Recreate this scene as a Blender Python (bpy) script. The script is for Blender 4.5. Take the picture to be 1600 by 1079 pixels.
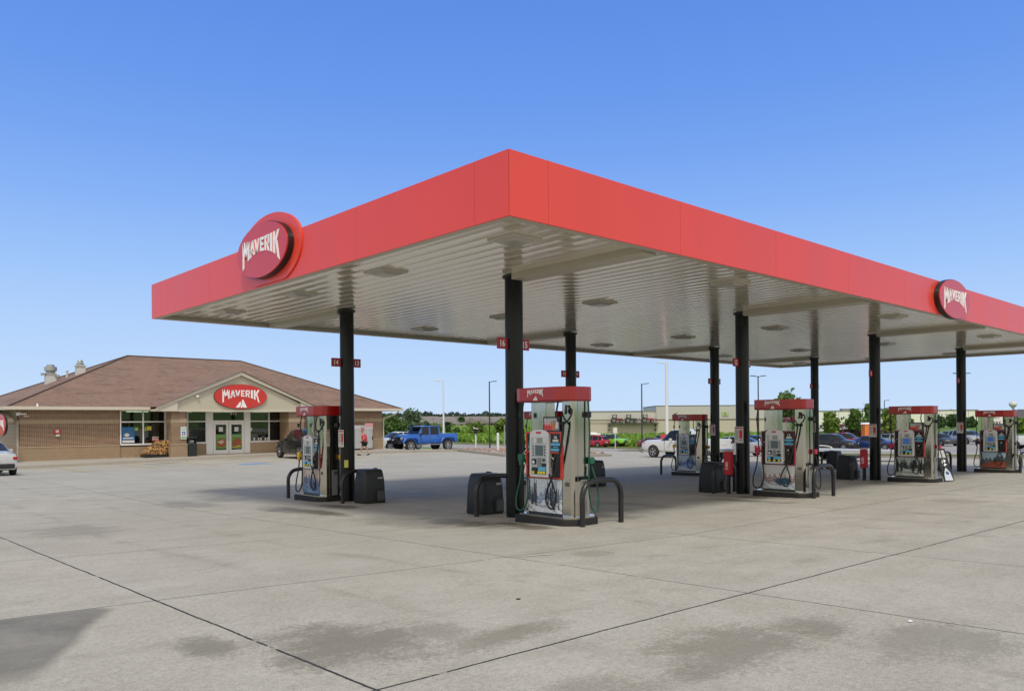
import bpy, bmesh, math, random
from mathutils import Vector, Matrix
R = math.radians
random.seed(7)
for o in list(bpy.data.objects): bpy.data.objects.remove(o)
SC = bpy.context.scene
COL = SC.collection

# ---------------------------------------------------------------- camera, sky, sun
TH = 0.744251; CU, CV, CH = -6.99738, -7.62508, 1.82085
CT, ST = math.cos(TH), math.sin(TH)
cam = bpy.data.cameras.new('camera'); cam.sensor_width = 36; cam.lens = 1239.095*36/1600
cam.shift_y = (657.136-539.5)/1600; cam.clip_start = .05; cam.clip_end = 6000
camo = bpy.data.objects.new('camera', cam); COL.objects.link(camo)
camo.matrix_world = Matrix.Translation((CU, CV, CH)) @ Matrix.Rotation(-TH, 4, 'Z') @ Matrix.Rotation(R(90), 4, 'X') @ Matrix.Rotation(-0.007252, 4, 'Z')
SC.camera = camo
SUN_EL, SUN_AZ = R(58), (-.60, -.74)          # direction towards the sun in plan
w = bpy.data.worlds.new('World'); SC.world = w; w.use_nodes = True
nt = w.node_tree; nt.nodes.clear()
sky = nt.nodes.new('ShaderNodeTexSky'); sky.sky_type = 'NISHITA'; sky.sun_disc = False
sky.sun_elevation = SUN_EL; sky.sun_rotation = math.atan2(SUN_AZ[0], SUN_AZ[1]); sky.air_density = 1.1; sky.dust_density = .6; sky.ozone_density = 2.2; sky.altitude = 200
bg = nt.nodes.new('ShaderNodeBackground'); bg.inputs[1].default_value = .15
out = nt.nodes.new('ShaderNodeOutputWorld')
# sky model overhead, tinted warmer and brighter as added unseen fill, blended below about 30 degrees into the clear summer gradient of the place
tcw = nt.nodes.new('ShaderNodeTexCoord'); sxw = nt.nodes.new('ShaderNodeSeparateXYZ'); nt.links.new(tcw.outputs['Generated'], sxw.inputs[0])
cr = nt.nodes.new('ShaderNodeValToRGB'); nt.links.new(sxw.outputs[2], cr.inputs[0]); els = cr.color_ramp.elements
GRAD = [(0, (202, 224, 250)), (.045, (194, 220, 251)), (.115, (178, 210, 252)), (.18, (158, 197, 250)), (.25, (136, 179, 246)), (.31, (120, 166, 241)), (.37, (107, 155, 236)), (.44, (97, 146, 231)), (.6, (78, 128, 214))]
def _l(c): c /= 255; return c/12.92 if c <= .04045 else ((c+.055)/1.055)**2.4
for i, (p_, c_) in enumerate(GRAD):
    e_ = els[i] if i < 2 else els.new(p_)
    e_.position = p_; e_.color = (*[_l(q) for q in c_], 1)
sc_ = nt.nodes.new('ShaderNodeVectorMath'); sc_.operation = 'SCALE'; sc_.inputs['Scale'].default_value = 1/(.15*2**.35); nt.links.new(cr.outputs[0], sc_.inputs[0])
tn = nt.nodes.new('ShaderNodeMix'); tn.data_type = 'RGBA'; tn.blend_type = 'MULTIPLY'; tn.inputs['Factor'].default_value = 1; tn.inputs['B'].default_value = (1.6, 1.2, .85, 1); nt.links.new(sky.outputs[0], tn.inputs['A'])
fm = nt.nodes.new('ShaderNodeMapRange'); fm.inputs['From Min'].default_value = .48; fm.inputs['From Max'].default_value = .75; nt.links.new(sxw.outputs[2], fm.inputs['Value'])
mw = nt.nodes.new('ShaderNodeMix'); mw.data_type = 'RGBA'; nt.links.new(fm.outputs[0], mw.inputs['Factor']); nt.links.new(sc_.outputs[0], mw.inputs['A']); nt.links.new(tn.outputs['Result'], mw.inputs['B'])
# added warm fill light in the unseen sky behind the camera, lifting the canopy shade
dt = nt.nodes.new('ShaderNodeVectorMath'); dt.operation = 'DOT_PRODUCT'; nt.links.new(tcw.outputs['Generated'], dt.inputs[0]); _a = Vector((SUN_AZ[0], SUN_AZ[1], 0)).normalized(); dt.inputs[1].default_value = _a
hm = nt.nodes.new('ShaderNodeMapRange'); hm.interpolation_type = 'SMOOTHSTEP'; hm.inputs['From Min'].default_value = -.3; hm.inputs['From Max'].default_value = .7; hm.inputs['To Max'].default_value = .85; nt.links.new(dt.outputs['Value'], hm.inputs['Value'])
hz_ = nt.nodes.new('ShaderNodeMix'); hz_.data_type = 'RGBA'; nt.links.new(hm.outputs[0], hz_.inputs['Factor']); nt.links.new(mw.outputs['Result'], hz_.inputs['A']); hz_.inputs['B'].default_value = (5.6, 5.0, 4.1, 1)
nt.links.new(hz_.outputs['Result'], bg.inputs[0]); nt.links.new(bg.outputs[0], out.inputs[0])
sl = bpy.data.lights.new('sun', 'SUN'); sl.energy = 1.5; sl.angle = R(11); sl.color = (1, .965, .90)
so = bpy.data.objects.new('sun', sl); COL.objects.link(so)
sd = Vector((SUN_AZ[0], SUN_AZ[1], 0)).normalized()*math.cos(SUN_EL) + Vector((0, 0, math.sin(SUN_EL)))
so.rotation_euler = sd.to_track_quat('Z', 'Y').to_euler(); so.location = (0, 0, 60)
SC.view_settings.view_transform = 'Standard'; SC.view_settings.look = 'None'
SC.view_settings.exposure = 0.35; SC.view_settings.gamma = 1

# ---------------------------------------------------------------- ground height
def sm(x, a, b):
    t = min(1, max(0, (x-a)/(b-a))); return t*t*(3-2*t)
def interp(x, xs, ys):
    if x <= xs[0]: return ys[0]
    for i in range(len(xs)-1):
        if x <= xs[i+1]: return ys[i]+(ys[i+1]-ys[i])*(x-xs[i])/(xs[i+1]-xs[i])
    return ys[-1]
def Z(u, v):
    uu = min(u, 75); vv = min(v, 60); wt = .12+.88*sm(u, 25, 60)
    if vv > 12: vv = 12+(vv-12)*wt
    d = math.hypot(u-CU, v-CV)
    return (-.012792*(uu-3.173) - .020762*(vv-3.362) + sm(v, 22, 36)*interp(u, [-10, 2, 15, 28, 36, 62], [-.2, -.17, .16, .2, .2, 0])
            + 1.5*sm(d, 130, 230) + 4*sm(d, 450, 700) + (-3 if d > 1400 else 0))

# ---------------------------------------------------------------- helpers
_mc = {}
def mat(name, col=(.5, .5, .5), rough=.5, metal=0., var=0., scale=6., bump=0., bscale=40., coat=0., emit=None, spec=None, stretch=None):
    if name in _mc: return _mc[name]
    m = bpy.data.materials.new(name); m.use_nodes = True; n = m.node_tree; b = n.nodes['Principled BSDF']
    b.inputs['Base Color'].default_value = (*col, 1); b.inputs['Roughness'].default_value = rough; b.inputs['Metallic'].default_value = metal
    b.inputs['Coat Weight'].default_value = coat; b.inputs['Coat Roughness'].default_value = .08
    if spec is not None: b.inputs['Specular IOR Level'].default_value = spec
    if emit: b.inputs['Emission Color'].default_value = (*emit, 1); b.inputs['Emission Strength'].default_value = 1
    tc = n.nodes.new('ShaderNodeTexCoord'); mp = n.nodes.new('ShaderNodeMapping'); n.links.new(tc.outputs['Object'], mp.inputs[0])
    if stretch: mp.inputs['Scale'].default_value = stretch
    if var:
        no = n.nodes.new('ShaderNodeTexNoise'); no.inputs['Scale'].default_value = scale; no.inputs['Detail'].default_value = 5
        n.links.new(mp.outputs[0], no.inputs['Vector'])
        mx = n.nodes.new('ShaderNodeMix'); mx.data_type = 'RGBA'
        mx.inputs['A'].default_value = (*[c*(1-var) for c in col], 1); mx.inputs['B'].default_value = (*[min(1, c*(1+var)) for c in col], 1)
        n.links.new(no.outputs['Fac'], mx.inputs['Factor']); n.links.new(mx.outputs['Result'], b.inputs['Base Color'])
        rr = n.nodes.new('ShaderNodeMapRange'); rr.inputs['To Min'].default_value = max(.02, rough-.08); rr.inputs['To Max'].default_value = min(1, rough+.08)
        n.links.new(no.outputs['Fac'], rr.inputs['Value']); n.links.new(rr.outputs[0], b.inputs['Roughness'])
    if bump:
        n2 = n.nodes.new('ShaderNodeTexNoise'); n2.inputs['Scale'].default_value = bscale; n2.inputs['Detail'].default_value = 4
        n.links.new(mp.outputs[0], n2.inputs['Vector'])
        bp = n.nodes.new('ShaderNodeBump'); bp.inputs['Strength'].default_value = bump; bp.inputs['Distance'].default_value = .02
        n.links.new(n2.outputs['Fac'], bp.inputs['Height']); n.links.new(bp.outputs[0], b.inputs['Normal'])
    _mc[name] = m; return m

class MB:
    def __init__(s): s.v = []; s.f = []
    def add(s, vs, fs):
        k = len(s.v); s.v += [tuple(p) for p in vs]; s.f += [tuple(i+k for i in f) for f in fs]; return s
    def box(s, c, d, rz=0, ry=0, rx=0):
        hx, hy, hz = d[0]/2, d[1]/2, d[2]/2
        P = [Vector((x*hx, y*hy, z*hz)) for x in (-1, 1) for y in (-1, 1) for z in (-1, 1)]
        if rz or ry or rx:
            M_ = Matrix.Rotation(rz, 3, 'Z') @ Matrix.Rotation(ry, 3, 'Y') @ Matrix.Rotation(rx, 3, 'X'); P = [M_ @ p for p in P]
        P = [p+Vector(c) for p in P]
        return s.add(P, [(0, 1, 3, 2), (4, 6, 7, 5), (0, 4, 5, 1), (2, 3, 7, 6), (0, 2, 6, 4), (1, 5, 7, 3)])
    def bb(s, x0, x1, y0, y1, z0, z1): return s.box(((x0+x1)/2, (y0+y1)/2, (z0+z1)/2), (x1-x0, y1-y0, z1-z0))
    def cyl(s, p0, p1, r0, r1=None, n=16, caps=True):
        r1 = r0 if r1 is None else r1; p0 = Vector(p0); p1 = Vector(p1); d = (p1-p0).normalized()
        a = d.orthogonal().normalized(); b = d.cross(a); P = []
        for p, r in ((p0, r0), (p1, r1)):
            for i in range(n):
                t = 2*math.pi*i/n; P.append(p+(a*math.cos(t)+b*math.sin(t))*r)
        F = [(i, (i+1) % n, n+(i+1) % n, n+i) for i in range(n)]
        if caps: F += [tuple(range(n-1, -1, -1)), tuple(range(n, 2*n))]
        return s.add(P, F)
    def tube(s, pts, r, n=8, sub=4):
        pts = [Vector(p) for p in pts]
        if sub > 1 and len(pts) > 2:
            q = []
            for i in range(len(pts)-1):
                a, b, c, d = pts[max(i-1, 0)], pts[i], pts[i+1], pts[min(i+2, len(pts)-1)]
                for k in range(sub):
                    t = k/sub; q.append(.5*((2*b)+(c-a)*t+(2*a-5*b+4*c-d)*t*t+(3*b-a-3*c+d)*t**3))
            q.append(pts[-1]); pts = q
        P = []; F = []; up = None
        for i, p in enumerate(pts):
            d = (pts[min(i+1, len(pts)-1)]-pts[max(i-1, 0)]).normalized()
            if up is None: up = d.orthogonal().normalized()
            up = (up-d*up.dot(d)).normalized(); b = d.cross(up)
            for k in range(n):
                t = 2*math.pi*k/n; P.append(p+(up*math.cos(t)+b*math.sin(t))*r)
        m = len(pts)
        for i in range(m-1):
            for k in range(n): F.append((i*n+k, i*n+(k+1) % n, (i+1)*n+(k+1) % n, (i+1)*n+k))
        F += [tuple(range(n-1, -1, -1)), tuple(range((m-1)*n, m*n))]
        return s.add(P, F)
    def prism(s, poly, fr, t0, t1):      # 2D polygon in a frame, thickness t0..t1 along its normal
        n = len(poly); P = [fr(x, y, t1) for x, y in poly]+[fr(x, y, t0) for x, y in poly]
        F = [tuple(range(n)), tuple(range(2*n-1, n-1, -1))]+[(i, n+i, n+(i+1) % n, (i+1) % n) for i in range(n)]
        return s.add(P, F)
    def lathe(s, prof, c=(0, 0, 0), n=20):
        P = []; F = []
        for r, z in prof:
            for i in range(n):
                t = 2*math.pi*i/n; P.append((c[0]+r*math.cos(t), c[1]+r*math.sin(t), c[2]+z))
        for j in range(len(prof)-1):
            for i in range(n): F.append((j*n+i, j*n+(i+1) % n, (j+1)*n+(i+1) % n, (j+1)*n+i))
        F += [tuple(range(n-1, -1, -1)), tuple(range((len(prof)-1)*n, len(prof)*n))]
        return s.add(P, F)
    def build(s, name, m, parent=None, smooth=None, bevel=0, loc=None):
        me = bpy.data.meshes.new(name); me.from_pydata(s.v, [], s.f); me.validate()
        bm = bmesh.new(); bm.from_mesh(me); bmesh.ops.recalc_face_normals(bm, faces=bm.faces); bm.to_mesh(me); bm.free()
        if m: me.materials.append(m)
        if smooth is not None:
            me.polygons.foreach_set('use_smooth', [True]*len(me.polygons)); me.set_sharp_from_angle(angle=R(smooth))
        o = bpy.data.objects.new(name, me); COL.objects.link(o)
        if parent: o.parent = parent
        if loc: o.location = loc
        if bevel:
            b = o.modifiers.new('bevel', 'BEVEL'); b.width = bevel; b.segments = 2; b.limit_method = 'ANGLE'; b.angle_limit = R(40)
        return o
def frame(o, r, u=(0, 0, 1)):
    o = Vector(o); r = Vector(r).normalized(); u = Vector(u).normalized(); n = r.cross(u)
    return lambda x, y, t=0: o+r*x+u*y+n*t
def tag(o, label=None, cat=None, group=None, kind=None):
    if label: o['label'] = label
    if cat: o['category'] = cat
    if group: o['group'] = group
    if kind: o['kind'] = kind
    return o
def empty(name, loc, label, cat, rz=0, group=None):
    o = bpy.data.objects.new(name, None); COL.objects.link(o); o.location = loc; o.rotation_euler = (0, 0, rz); o.empty_display_size = .3
    return tag(o, label, cat, group)
def kids(o): return [c for c in bpy.data.objects if c.parent == o]
def copy_tree(o, parent=None):
    c = o.copy(); COL.objects.link(c); c.parent = parent
    for k in kids(o): copy_tree(k, c)
    return c
def dup(o, loc, rz, label, group=None):
    c = copy_tree(o); c.location = loc; c.rotation_euler = (0, 0, rz); c['label'] = label
    if group: c['group'] = group
    return c
def struct(o): o['kind'] = 'structure'; return o
def circ(cx, cy, a, b, n=48): return [(cx+a*math.cos(2*math.pi*i/n), cy+b*math.sin(2*math.pi*i/n)) for i in range(n)]
def rrect(x0, x1, y0, y1, r, n=5):
    P = []
    for cx, cy, a in ((x1-r, y1-r, 0), (x0+r, y1-r, 90), (x0+r, y0+r, 180), (x1-r, y0+r, 270)):
        for i in range(n+1):
            t = R(a+90*i/n); P.append((cx+r*math.cos(t), cy+r*math.sin(t)))
    return P

def text(name, s, m, parent, fr, h, bold=.012, align='CENTER', t=.004, sx=1.0):
    cu = bpy.data.curves.new(name, 'FONT'); cu.body = s; cu.size = 1; cu.align_x = align; cu.align_y = 'CENTER'; cu.offset = bold; cu.resolution_u = 3
    to = bpy.data.objects.new('tmp', cu); COL.objects.link(to); bpy.context.view_layer.update()
    me = bpy.data.meshes.new_from_object(to.evaluated_get(bpy.context.evaluated_depsgraph_get()))
    bpy.data.objects.remove(to); bpy.data.curves.remove(cu)
    if len(me.vertices):
        ys = [v.co.y for v in me.vertices]; xs = [v.co.x for v in me.vertices]; k = h/(max(ys)-min(ys)); cy = (max(ys)+min(ys))/2; cx = (max(xs)+min(xs))/2 if align == 'CENTER' else 0
        for v in me.vertices: v.co = fr((v.co.x-cx)*k*sx, (v.co.y-cy)*k, t)
    me.materials.clear(); me.materials.append(m); me.name = name
    o = bpy.data.objects.new(name, me); COL.objects.link(o); o.parent = parent
    return o

LET = {  # block letters as convex pieces, unit box
 'M': [[(0, 0), (.2, 0), (.2, 1), (0, 1)], [(.8, 0), (1, 0), (1, 1), (.8, 1)], [(.02, 1), (.3, 1), (.6, .3), (.5, .16), (.4, .3)], [(.7, 1), (.98, 1), (.6, .3), (.5, .16), (.4, .3)]],
 'A': [[(0, 0), (.27, 0), (.6, 1), (.36, 1)], [(.73, 0), (1, 0), (.64, 1), (.4, 1)], [(.2, .2), (.8, .2), (.74, .4), (.26, .4)]],
 'V': [[(0, 1), (.27, 1), (.62, 0), (.38, 0)], [(.73, 1), (1, 1), (.62, 0), (.38, 0)]],
 'E': [[(0, 0), (.32, 0), (.32, 1), (0, 1)], [(.3, .8), (1, .8), (1, 1), (.3, 1)], [(.3, .4), (.86, .4), (.86, .6), (.3, .6)], [(.3, 0), (1, 0), (1, .2), (.3, .2)]],
 'R': [[(0, 0), (.3, 0), (.3, 1), (0, 1)], [(.28, .8), (.8, .8), (.95, 1), (.28, 1)], [(.7, .46), (1, .52), (1, .92), (.95, 1), (.7, .9)], [(.28, .38), (.9, .38), (1, .52), (.28, .56)], [(.42, .4), (.72, .4), (1, 0), (.7, 0)]],
 'I': [[(0, 0), (1, 0), (1, 1), (0, 1)]],
 'K': [[(0, 0), (.28, 0), (.28, 1), (0, 1)], [(.26, .4), (.5, .56), (1, 1), (.68, 1), (.26, .62)], [(.38, .52), (.6, .62), (1, 0), (.7, 0)]]}
WORD = [('M', 0, .2), ('A', .205, .145), ('V', .335, .145), ('E', .49, .1), ('R', .61, .125), ('I', .757, .052), ('K', .832, .168)]
def wordmark(name, m, parent, fr, width, hk=1.0, t=.012):
    b = MB()
    for ch, x0, wd in WORD:
        for poly in LET[ch]:
            q = []
            n = len(poly)
            for i in range(n):
                a, c = poly[i], poly[(i+1) % n]
                for k in range(4): q.append((a[0]+(c[0]-a[0])*k/4, a[1]+(c[1]-a[1])*k/4))
            P = []
            for x, y in q:
                X = x0+x*wd; s = abs(2*X-1)
                top = .02*s*s; bot = -(.165+.17*s**2.4)
                if ch == 'M' and x < .3 or ch == 'K' and x > .75: bot += .0
                X = x0+wd*.03+x*wd*.92; P.append(((X-.5)*width, (bot+(top-bot)*y)*width*hk))
            b.prism(P, fr, .0, t)
    return b.build(name, m, parent)
def mountains(name, m, parent, fr, w_, t=.012):
    b = MB()
    b.prism([(-.5*w_, -.32*w_), (-.2*w_, -.32*w_), (.02*w_, .02*w_), (-.1*w_, .2*w_)], fr, 0, t)
    b.prism([(-.1*w_, -.32*w_), (.08*w_, -.32*w_), (.17*w_, -.08*w_), (.08*w_, .0*w_)], fr, 0, t*.9)
    b.prism([(.17*w_, -.32*w_), (.5*w_, -.32*w_), (.14*w_, .42*w_), (.03*w_, .2*w_)], fr, 0, t*.95)
    return b.build(name, m, parent)

# ---------------------------------------------------------------- materials
RED = mat('canopy_red_panel', (.80, .066, .034), .40, var=.1, scale=.9, coat=.2, stretch=(1, 1, .25), bump=.25, bscale=.8)
VRED = mat('valance_red', (.42, .012, .011), .25, coat=.35, var=.04, scale=2)
SIGNRED = mat('sign_face_red', (.62, .04, .032), .36, coat=.25)
WHITE = mat('white_lettering', (.92, .92, .92), .5)
BLACK = mat('satin_black', (.012, .013, .014), .35)
COLBLK = mat('column_black_paint', (.004, .0065, .0075), .26, var=.15, scale=3, coat=.0, spec=.3, bump=.06, bscale=3, stretch=(1, 1, .15))
BINBLK = mat('bin_black_plastic', (.017, .021, .023), .5, var=.2, scale=8, bump=.15, bscale=60)
STEEL = mat('brushed_stainless', (.56, .54, .475), .12, 1., var=.16, scale=3, bump=.5, bscale=2.6, stretch=(1, 1, .15))
ALU = mat('white_aluminium', (.84, .84, .82), .4, var=.04)
SOFF = mat('soffit_cream_panel', (.66, .61, .485), .14, var=.1, scale=.8, coat=.55)
SOFT = mat('canopy_grey_trim', (.47, .44, .35), .4, var=.08, scale=1)
GREYP = mat('bezel_light_grey', (.70, .72, .72), .4, var=.05)
GREYD = mat('bezel_mid_grey', (.24, .26, .27), .45)
SCREEN = mat('screen_glass', (.10, .15, .17), .12)
SCREENB = mat('lit_blue_screen', (.05, .12, .32), .15, emit=(.01, .03, .1))
YEL = mat('yellow_button', (.85, .72, .03), .4)
LBLUE = mat('light_blue_sticker', (.12, .48, .75), .45)
GREENP = mat('dark_green_panel', (.02, .12, .075), .4)
GREENH = mat('green_hose', (.01, .085, .05), .4)
RUB = mat('black_rubber', (.015, .015, .016), .55)
PAPER = mat('paper_white', (.72, .71, .67), .6, var=.05)
REDPR = mat('red_print', (.62, .03, .05), .5)
def leafmat(name, c1, c2, sc=.6):
    if name in _mc: return _mc[name]
    m = bpy.data.materials.new(name); m.use_nodes = True; n = m.node_tree; b = n.nodes['Principled BSDF']; b.inputs['Roughness'].default_value = .55
    tc = n.nodes.new('ShaderNodeTexCoord'); no = n.nodes.new('ShaderNodeTexNoise'); no.inputs['Scale'].default_value = sc; no.inputs['Detail'].default_value = 8; no.inputs['Roughness'].default_value = .8
    cr = n.nodes.new('ShaderNodeValToRGB'); cr.color_ramp.elements[0].position = .3; cr.color_ramp.elements[1].position = .7
    cr.color_ramp.elements[0].color = (*c1, 1); cr.color_ramp.elements[1].color = (*c2, 1)
    n.links.new(tc.outputs['Object'], no.inputs['Vector']); n.links.new(no.outputs['Fac'], cr.inputs[0]); n.links.new(cr.outputs[0], b.inputs['Base Color'])
    tr = n.nodes.new('ShaderNodeBsdfTranslucent'); n.links.new(cr.outputs[0], tr.inputs[0]); mx = n.nodes.new('ShaderNodeMixShader'); mx.inputs[0].default_value = .3
    n.links.new(b.outputs[0], mx.inputs[1]); n.links.new(tr.outputs[0], mx.inputs[2]); n.links.new(mx.outputs[0], n.nodes['Material Output'].inputs[0])
    _mc[name] = m; return m

class NT:      # small node helper for the bigger materials
    def __init__(s, name):
        s.m = bpy.data.materials.new(name); s.m.use_nodes = True; s.n = s.m.node_tree; s.b = s.n.nodes['Principled BSDF']
        s.tc = s.n.nodes.new('ShaderNodeTexCoord').outputs['Object']
    def node(s, t, **kw):
        x = s.n.nodes.new(t)
        for k, v in kw.items(): setattr(x, k, v)
        return x
    def math(s, op, a, b=None, c=None, clamp=False):
        x = s.n.nodes.new('ShaderNodeMath'); x.operation = op; x.use_clamp = clamp
        for i, q in enumerate((a, b, c)):
            if q is None: continue
            if isinstance(q, (int, float)): x.inputs[i].default_value = q
            else: s.n.links.new(q, x.inputs[i])
        return x.outputs[0]
    def noise(s, sc, det=4, rough=.55, vec=None, stretch=None):
        x = s.n.nodes.new('ShaderNodeTexNoise'); x.inputs['Scale'].default_value = sc; x.inputs['Detail'].default_value = det; x.inputs['Roughness'].default_value = rough
        v = vec or s.tc
        if stretch:
            mp = s.n.nodes.new('ShaderNodeMapping'); mp.inputs['Scale'].default_value = stretch; s.n.links.new(v, mp.inputs[0]); v = mp.outputs[0]
        s.n.links.new(v, x.inputs['Vector']); return x.outputs['Fac']
    def rng(s, x, a, b, c=0., d=1.):
        q = s.n.nodes.new('ShaderNodeMapRange'); q.inputs['From Min'].default_value = a; q.inputs['From Max'].default_value = b
        q.inputs['To Min'].default_value = c; q.inputs['To Max'].default_value = d; s.n.links.new(x, q.inputs['Value']); return q.outputs[0]
    def mix(s, f, a, b, mode='MIX'):
        x = s.n.nodes.new('ShaderNodeMix'); x.data_type = 'RGBA'; x.blend_type = mode
        for k, q in (('Factor', f), ('A', a), ('B', b)):
            if isinstance(q, (int, float)): x.inputs[k].default_value = q
            elif isinstance(q, tuple): x.inputs[k].default_value = (*q, 1)
            else: s.n.links.new(q, x.inputs[k])
        return x.outputs['Result']
    def xyz(s):
        x = s.n.nodes.new('ShaderNodeSeparateXYZ'); s.n.links.new(s.tc, x.inputs[0]); return x.outputs
    def bump(s, h, st=.3, dist=.01):
        x = s.n.nodes.new('ShaderNodeBump'); x.inputs['Strength'].default_value = st; x.inputs['Distance'].default_value = dist
        s.n.links.new(h, x.inputs['Height']); s.n.links.new(x.outputs[0], s.b.inputs['Normal'])
    def col(s, c): s.n.links.new(c, s.b.inputs['Base Color'])

def concrete():
    t = NT('stained_concrete'); X, Y, _ = t.xyz()
    big = t.noise(.22, 5, .6); mid = t.noise(1.3, 6, .65); fine = t.noise(28, 6, .75); speck = t.noise(95, 2, .5); drag = t.noise(.9, 5, .6, stretch=(.35, 1.6, 1))
    c = t.mix(t.rng(big, .32, .68), (.398, .374, .306), (.492, .468, .398))
    c = t.mix(t.rng(mid, .38, .72, 0, .6), c, (.30, .272, .205))
    c = t.mix(t.rng(drag, .5, .72, 0, .5), c, (.265, .24, .18))
    c = t.mix(t.rng(fine, .42, .66, 0, .5), c, (.61, .585, .505)); c = t.mix(t.rng(t.noise(17, 7, .8), .5, .68, 0, .45), c, (.22, .2, .155)); c = t.mix(t.rng(t.noise(5.5, 6, .7, stretch=(.6, 1.4, 1)), .55, .7, 0, .3), c, (.25, .225, .17))
    c = t.mix(t.rng(speck, .58, .68, 0, .6), c, (.2, .19, .17))
    c = t.mix(t.rng(speck, .40, .32, 0, .6), c, (.62, .6, .56))
    # tile-to-tile tone between the joints
    JU = [-16.3, -12.2, -8.3, -4.43, -.33, 3.05, 7.1, 11.15, 15.2, 19.3, 23.3, 27.4, 31.5, 35.6, 40, 44]
    JV = [-16, -12, -7.8, -3.64, -.38, 3.9, 8.2, 12.3, 16.4, 20.5, 24.6, 28.7, 33, 37]
    wv = t.math('ADD', X, t.math('MULTIPLY', t.math('SUBTRACT', mid, .5), .05)); wy = t.math('ADD', Y, t.math('MULTIPLY', t.math('SUBTRACT', mid, .5), .05))
    J = None; S = None
    bl = t.math('MAXIMUM', t.math('SUBTRACT', 3.0, X), 0.0); br_ = t.math('MAXIMUM', t.math('SUBTRACT', X, 3.0), 0.0)
    wj1 = t.math('SUBTRACT', t.math('SUBTRACT', wy, t.math('MULTIPLY', bl, .095)), t.math('MULTIPLY', br_, .035)); wj2 = t.math('SUBTRACT', wy, t.math('MULTIPLY', bl, .14))
    for ax, lst, base in ((wv, JU, .0085), (wy, [q for q in JV if q not in (-.38, 3.9)], .0085), (wj1, [-.6], .0085), (wj2, [2.98], .0075)):
        for q in lst:
            wd = base*(1.35 if q in (-4.43, -3.64) else 1.0)
            d = t.math('ABSOLUTE', t.math('SUBTRACT', ax, q)); g = t.math('LESS_THAN', d, wd); J = g if J is None else t.math('MAXIMUM', J, g)
            st = t.math('GREATER_THAN', ax, q); S = st if S is None else t.math('ADD', S, t.math('MULTIPLY', st, 1.7))
    tone = t.node('ShaderNodeTexWhiteNoise', noise_dimensions='1D'); t.n.links.new(t.math('ROUND', t.math('MULTIPLY', S, 10)), tone.inputs['W'])
    c = t.mix(t.math('MULTIPLY', tone.outputs['Value'], .16), c, (.25, .25, .245))
    gap = t.rng(t.noise(1.1, 6, .75), .36, .41)
    J = t.math('MULTIPLY', J, gap)
    # stains: (u, v, ru, rv, strength)
    blobs = [(-4.0, -2.6, .75, .8, .5), (-4.75, -1.9, .22, .5, .45), (-3.3, -2.75, .3, .5, .35), (-3.0, -3.2, .7, .3, .4), (-2.2, -4.6, .9, .5, .4), (-1.2, -4.7, .5, .35, .4), (-.9, -5.5, .8, .5, .32), (-3.9, -4.6, 1.0, .5, .3), (1.1, 8.2, .55, 1.5, .55), (1.9, 3.3, .5, 1.4, .95), (2.3, 2.4, .3, .9, .9), (1.2, 7.6, .35, 1.6, .9), (2.2, 8.2, .4, 1.0, .7), (10.3, 2.6, .35, 1.3, .7), (18.4, 2.6, .4, 1.4, .6), (4.4, 2.6, .6, 1.3, .5), (12.4, 2.6, .5, 1.3, .5),
             (2.2, 1.9, .3, .5, .6), (1.3, 4.2, .7, 1.6, .35), (-3.3, 7.4, .8, 1.4, .3), (5.4, 4.5, 1.2, 2.6, .35), (5.5, 10.5, 1.4, 2.5, .4), (13.5, 4, 1.6, 2.6, .35), (9.5, 10, 1.2, 3, .35), (21.5, 4, 1.4, 3, .35), (15, 11, 5, 2, .3), (.6, -.9, .4, .4, .25), (12, -1.5, .8, .8, .25), (.2, 11.5, .6, 1.6, .35), (8, 36.2, 1.3, .4, .6), (12.5, 36.6, 1.2, .35, .55), (3.5, 32, 1.2, .5, .3),
             (6.8, 3.8, .5, 1.6, .4), (1.4, 12.8, .6, 1.6, .35), (9.3, 2.2, .4, 1.6, .45), (17.4, 2.4, .4, 1.6, .45)]
    wn = t.math('ADD', t.math('MULTIPLY', t.math('SUBTRACT', t.noise(1.6, 8, .72, stretch=(.7, 1.3, 1)), .5), 4.2), t.math('MULTIPLY', t.math('SUBTRACT', fine, .5), 2.2)); St = None
    for (a, b, ra, rb, s) in blobs:
        dx = t.math('DIVIDE', t.math('SUBTRACT', X, a), ra); dy = t.math('DIVIDE', t.math('SUBTRACT', Y, b), rb)
        d = t.math('ADD', t.math('ADD', t.math('MULTIPLY', dx, dx), t.math('MULTIPLY', dy, dy)), wn)
        g = t.rng(d, 1.0, .15, 0, min(.92, s*(1.2 if a < 0 else 1.3))); St = g if St is None else t.math('MAXIMUM', St, g)
    tn_ = t.noise(.5, 4, .6, stretch=(1, .25, 1)); trk = None
    for q, ww in ((-1.55, .14), (-3.1, .14), (5.9, .16), (8.6, .16), (14.0, .16), (16.6, .16)):
        g = t.rng(t.math('ABSOLUTE', t.math('SUBTRACT', t.math('ADD', X, t.math('MULTIPLY', t.math('SUBTRACT', tn_, .5), 1.6)), q)), ww, .03, 0, .22); trk = g if trk is None else t.math('MAXIMUM', trk, g)
    for q, ww in ((-1.5, .14), (-3.0, .14), (15.5, .16), (17.2, .16)):
        g = t.rng(t.math('ABSOLUTE', t.math('SUBTRACT', t.math('ADD', Y, t.math('MULTIPLY', t.math('SUBTRACT', tn_, .5), 1.9)), q)), ww, .03, 0, .2); trk = t.math('MAXIMUM', trk, g)
    St = t.math('MAXIMUM', St, t.math('MULTIPLY', trk, t.rng(mid, .4, .62)))
    # the wet wedge at lower left: below one joint, right edge slanting
    e1 = t.rng(t.math('SUBTRACT', -.6, wj1), 0, .04)
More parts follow.
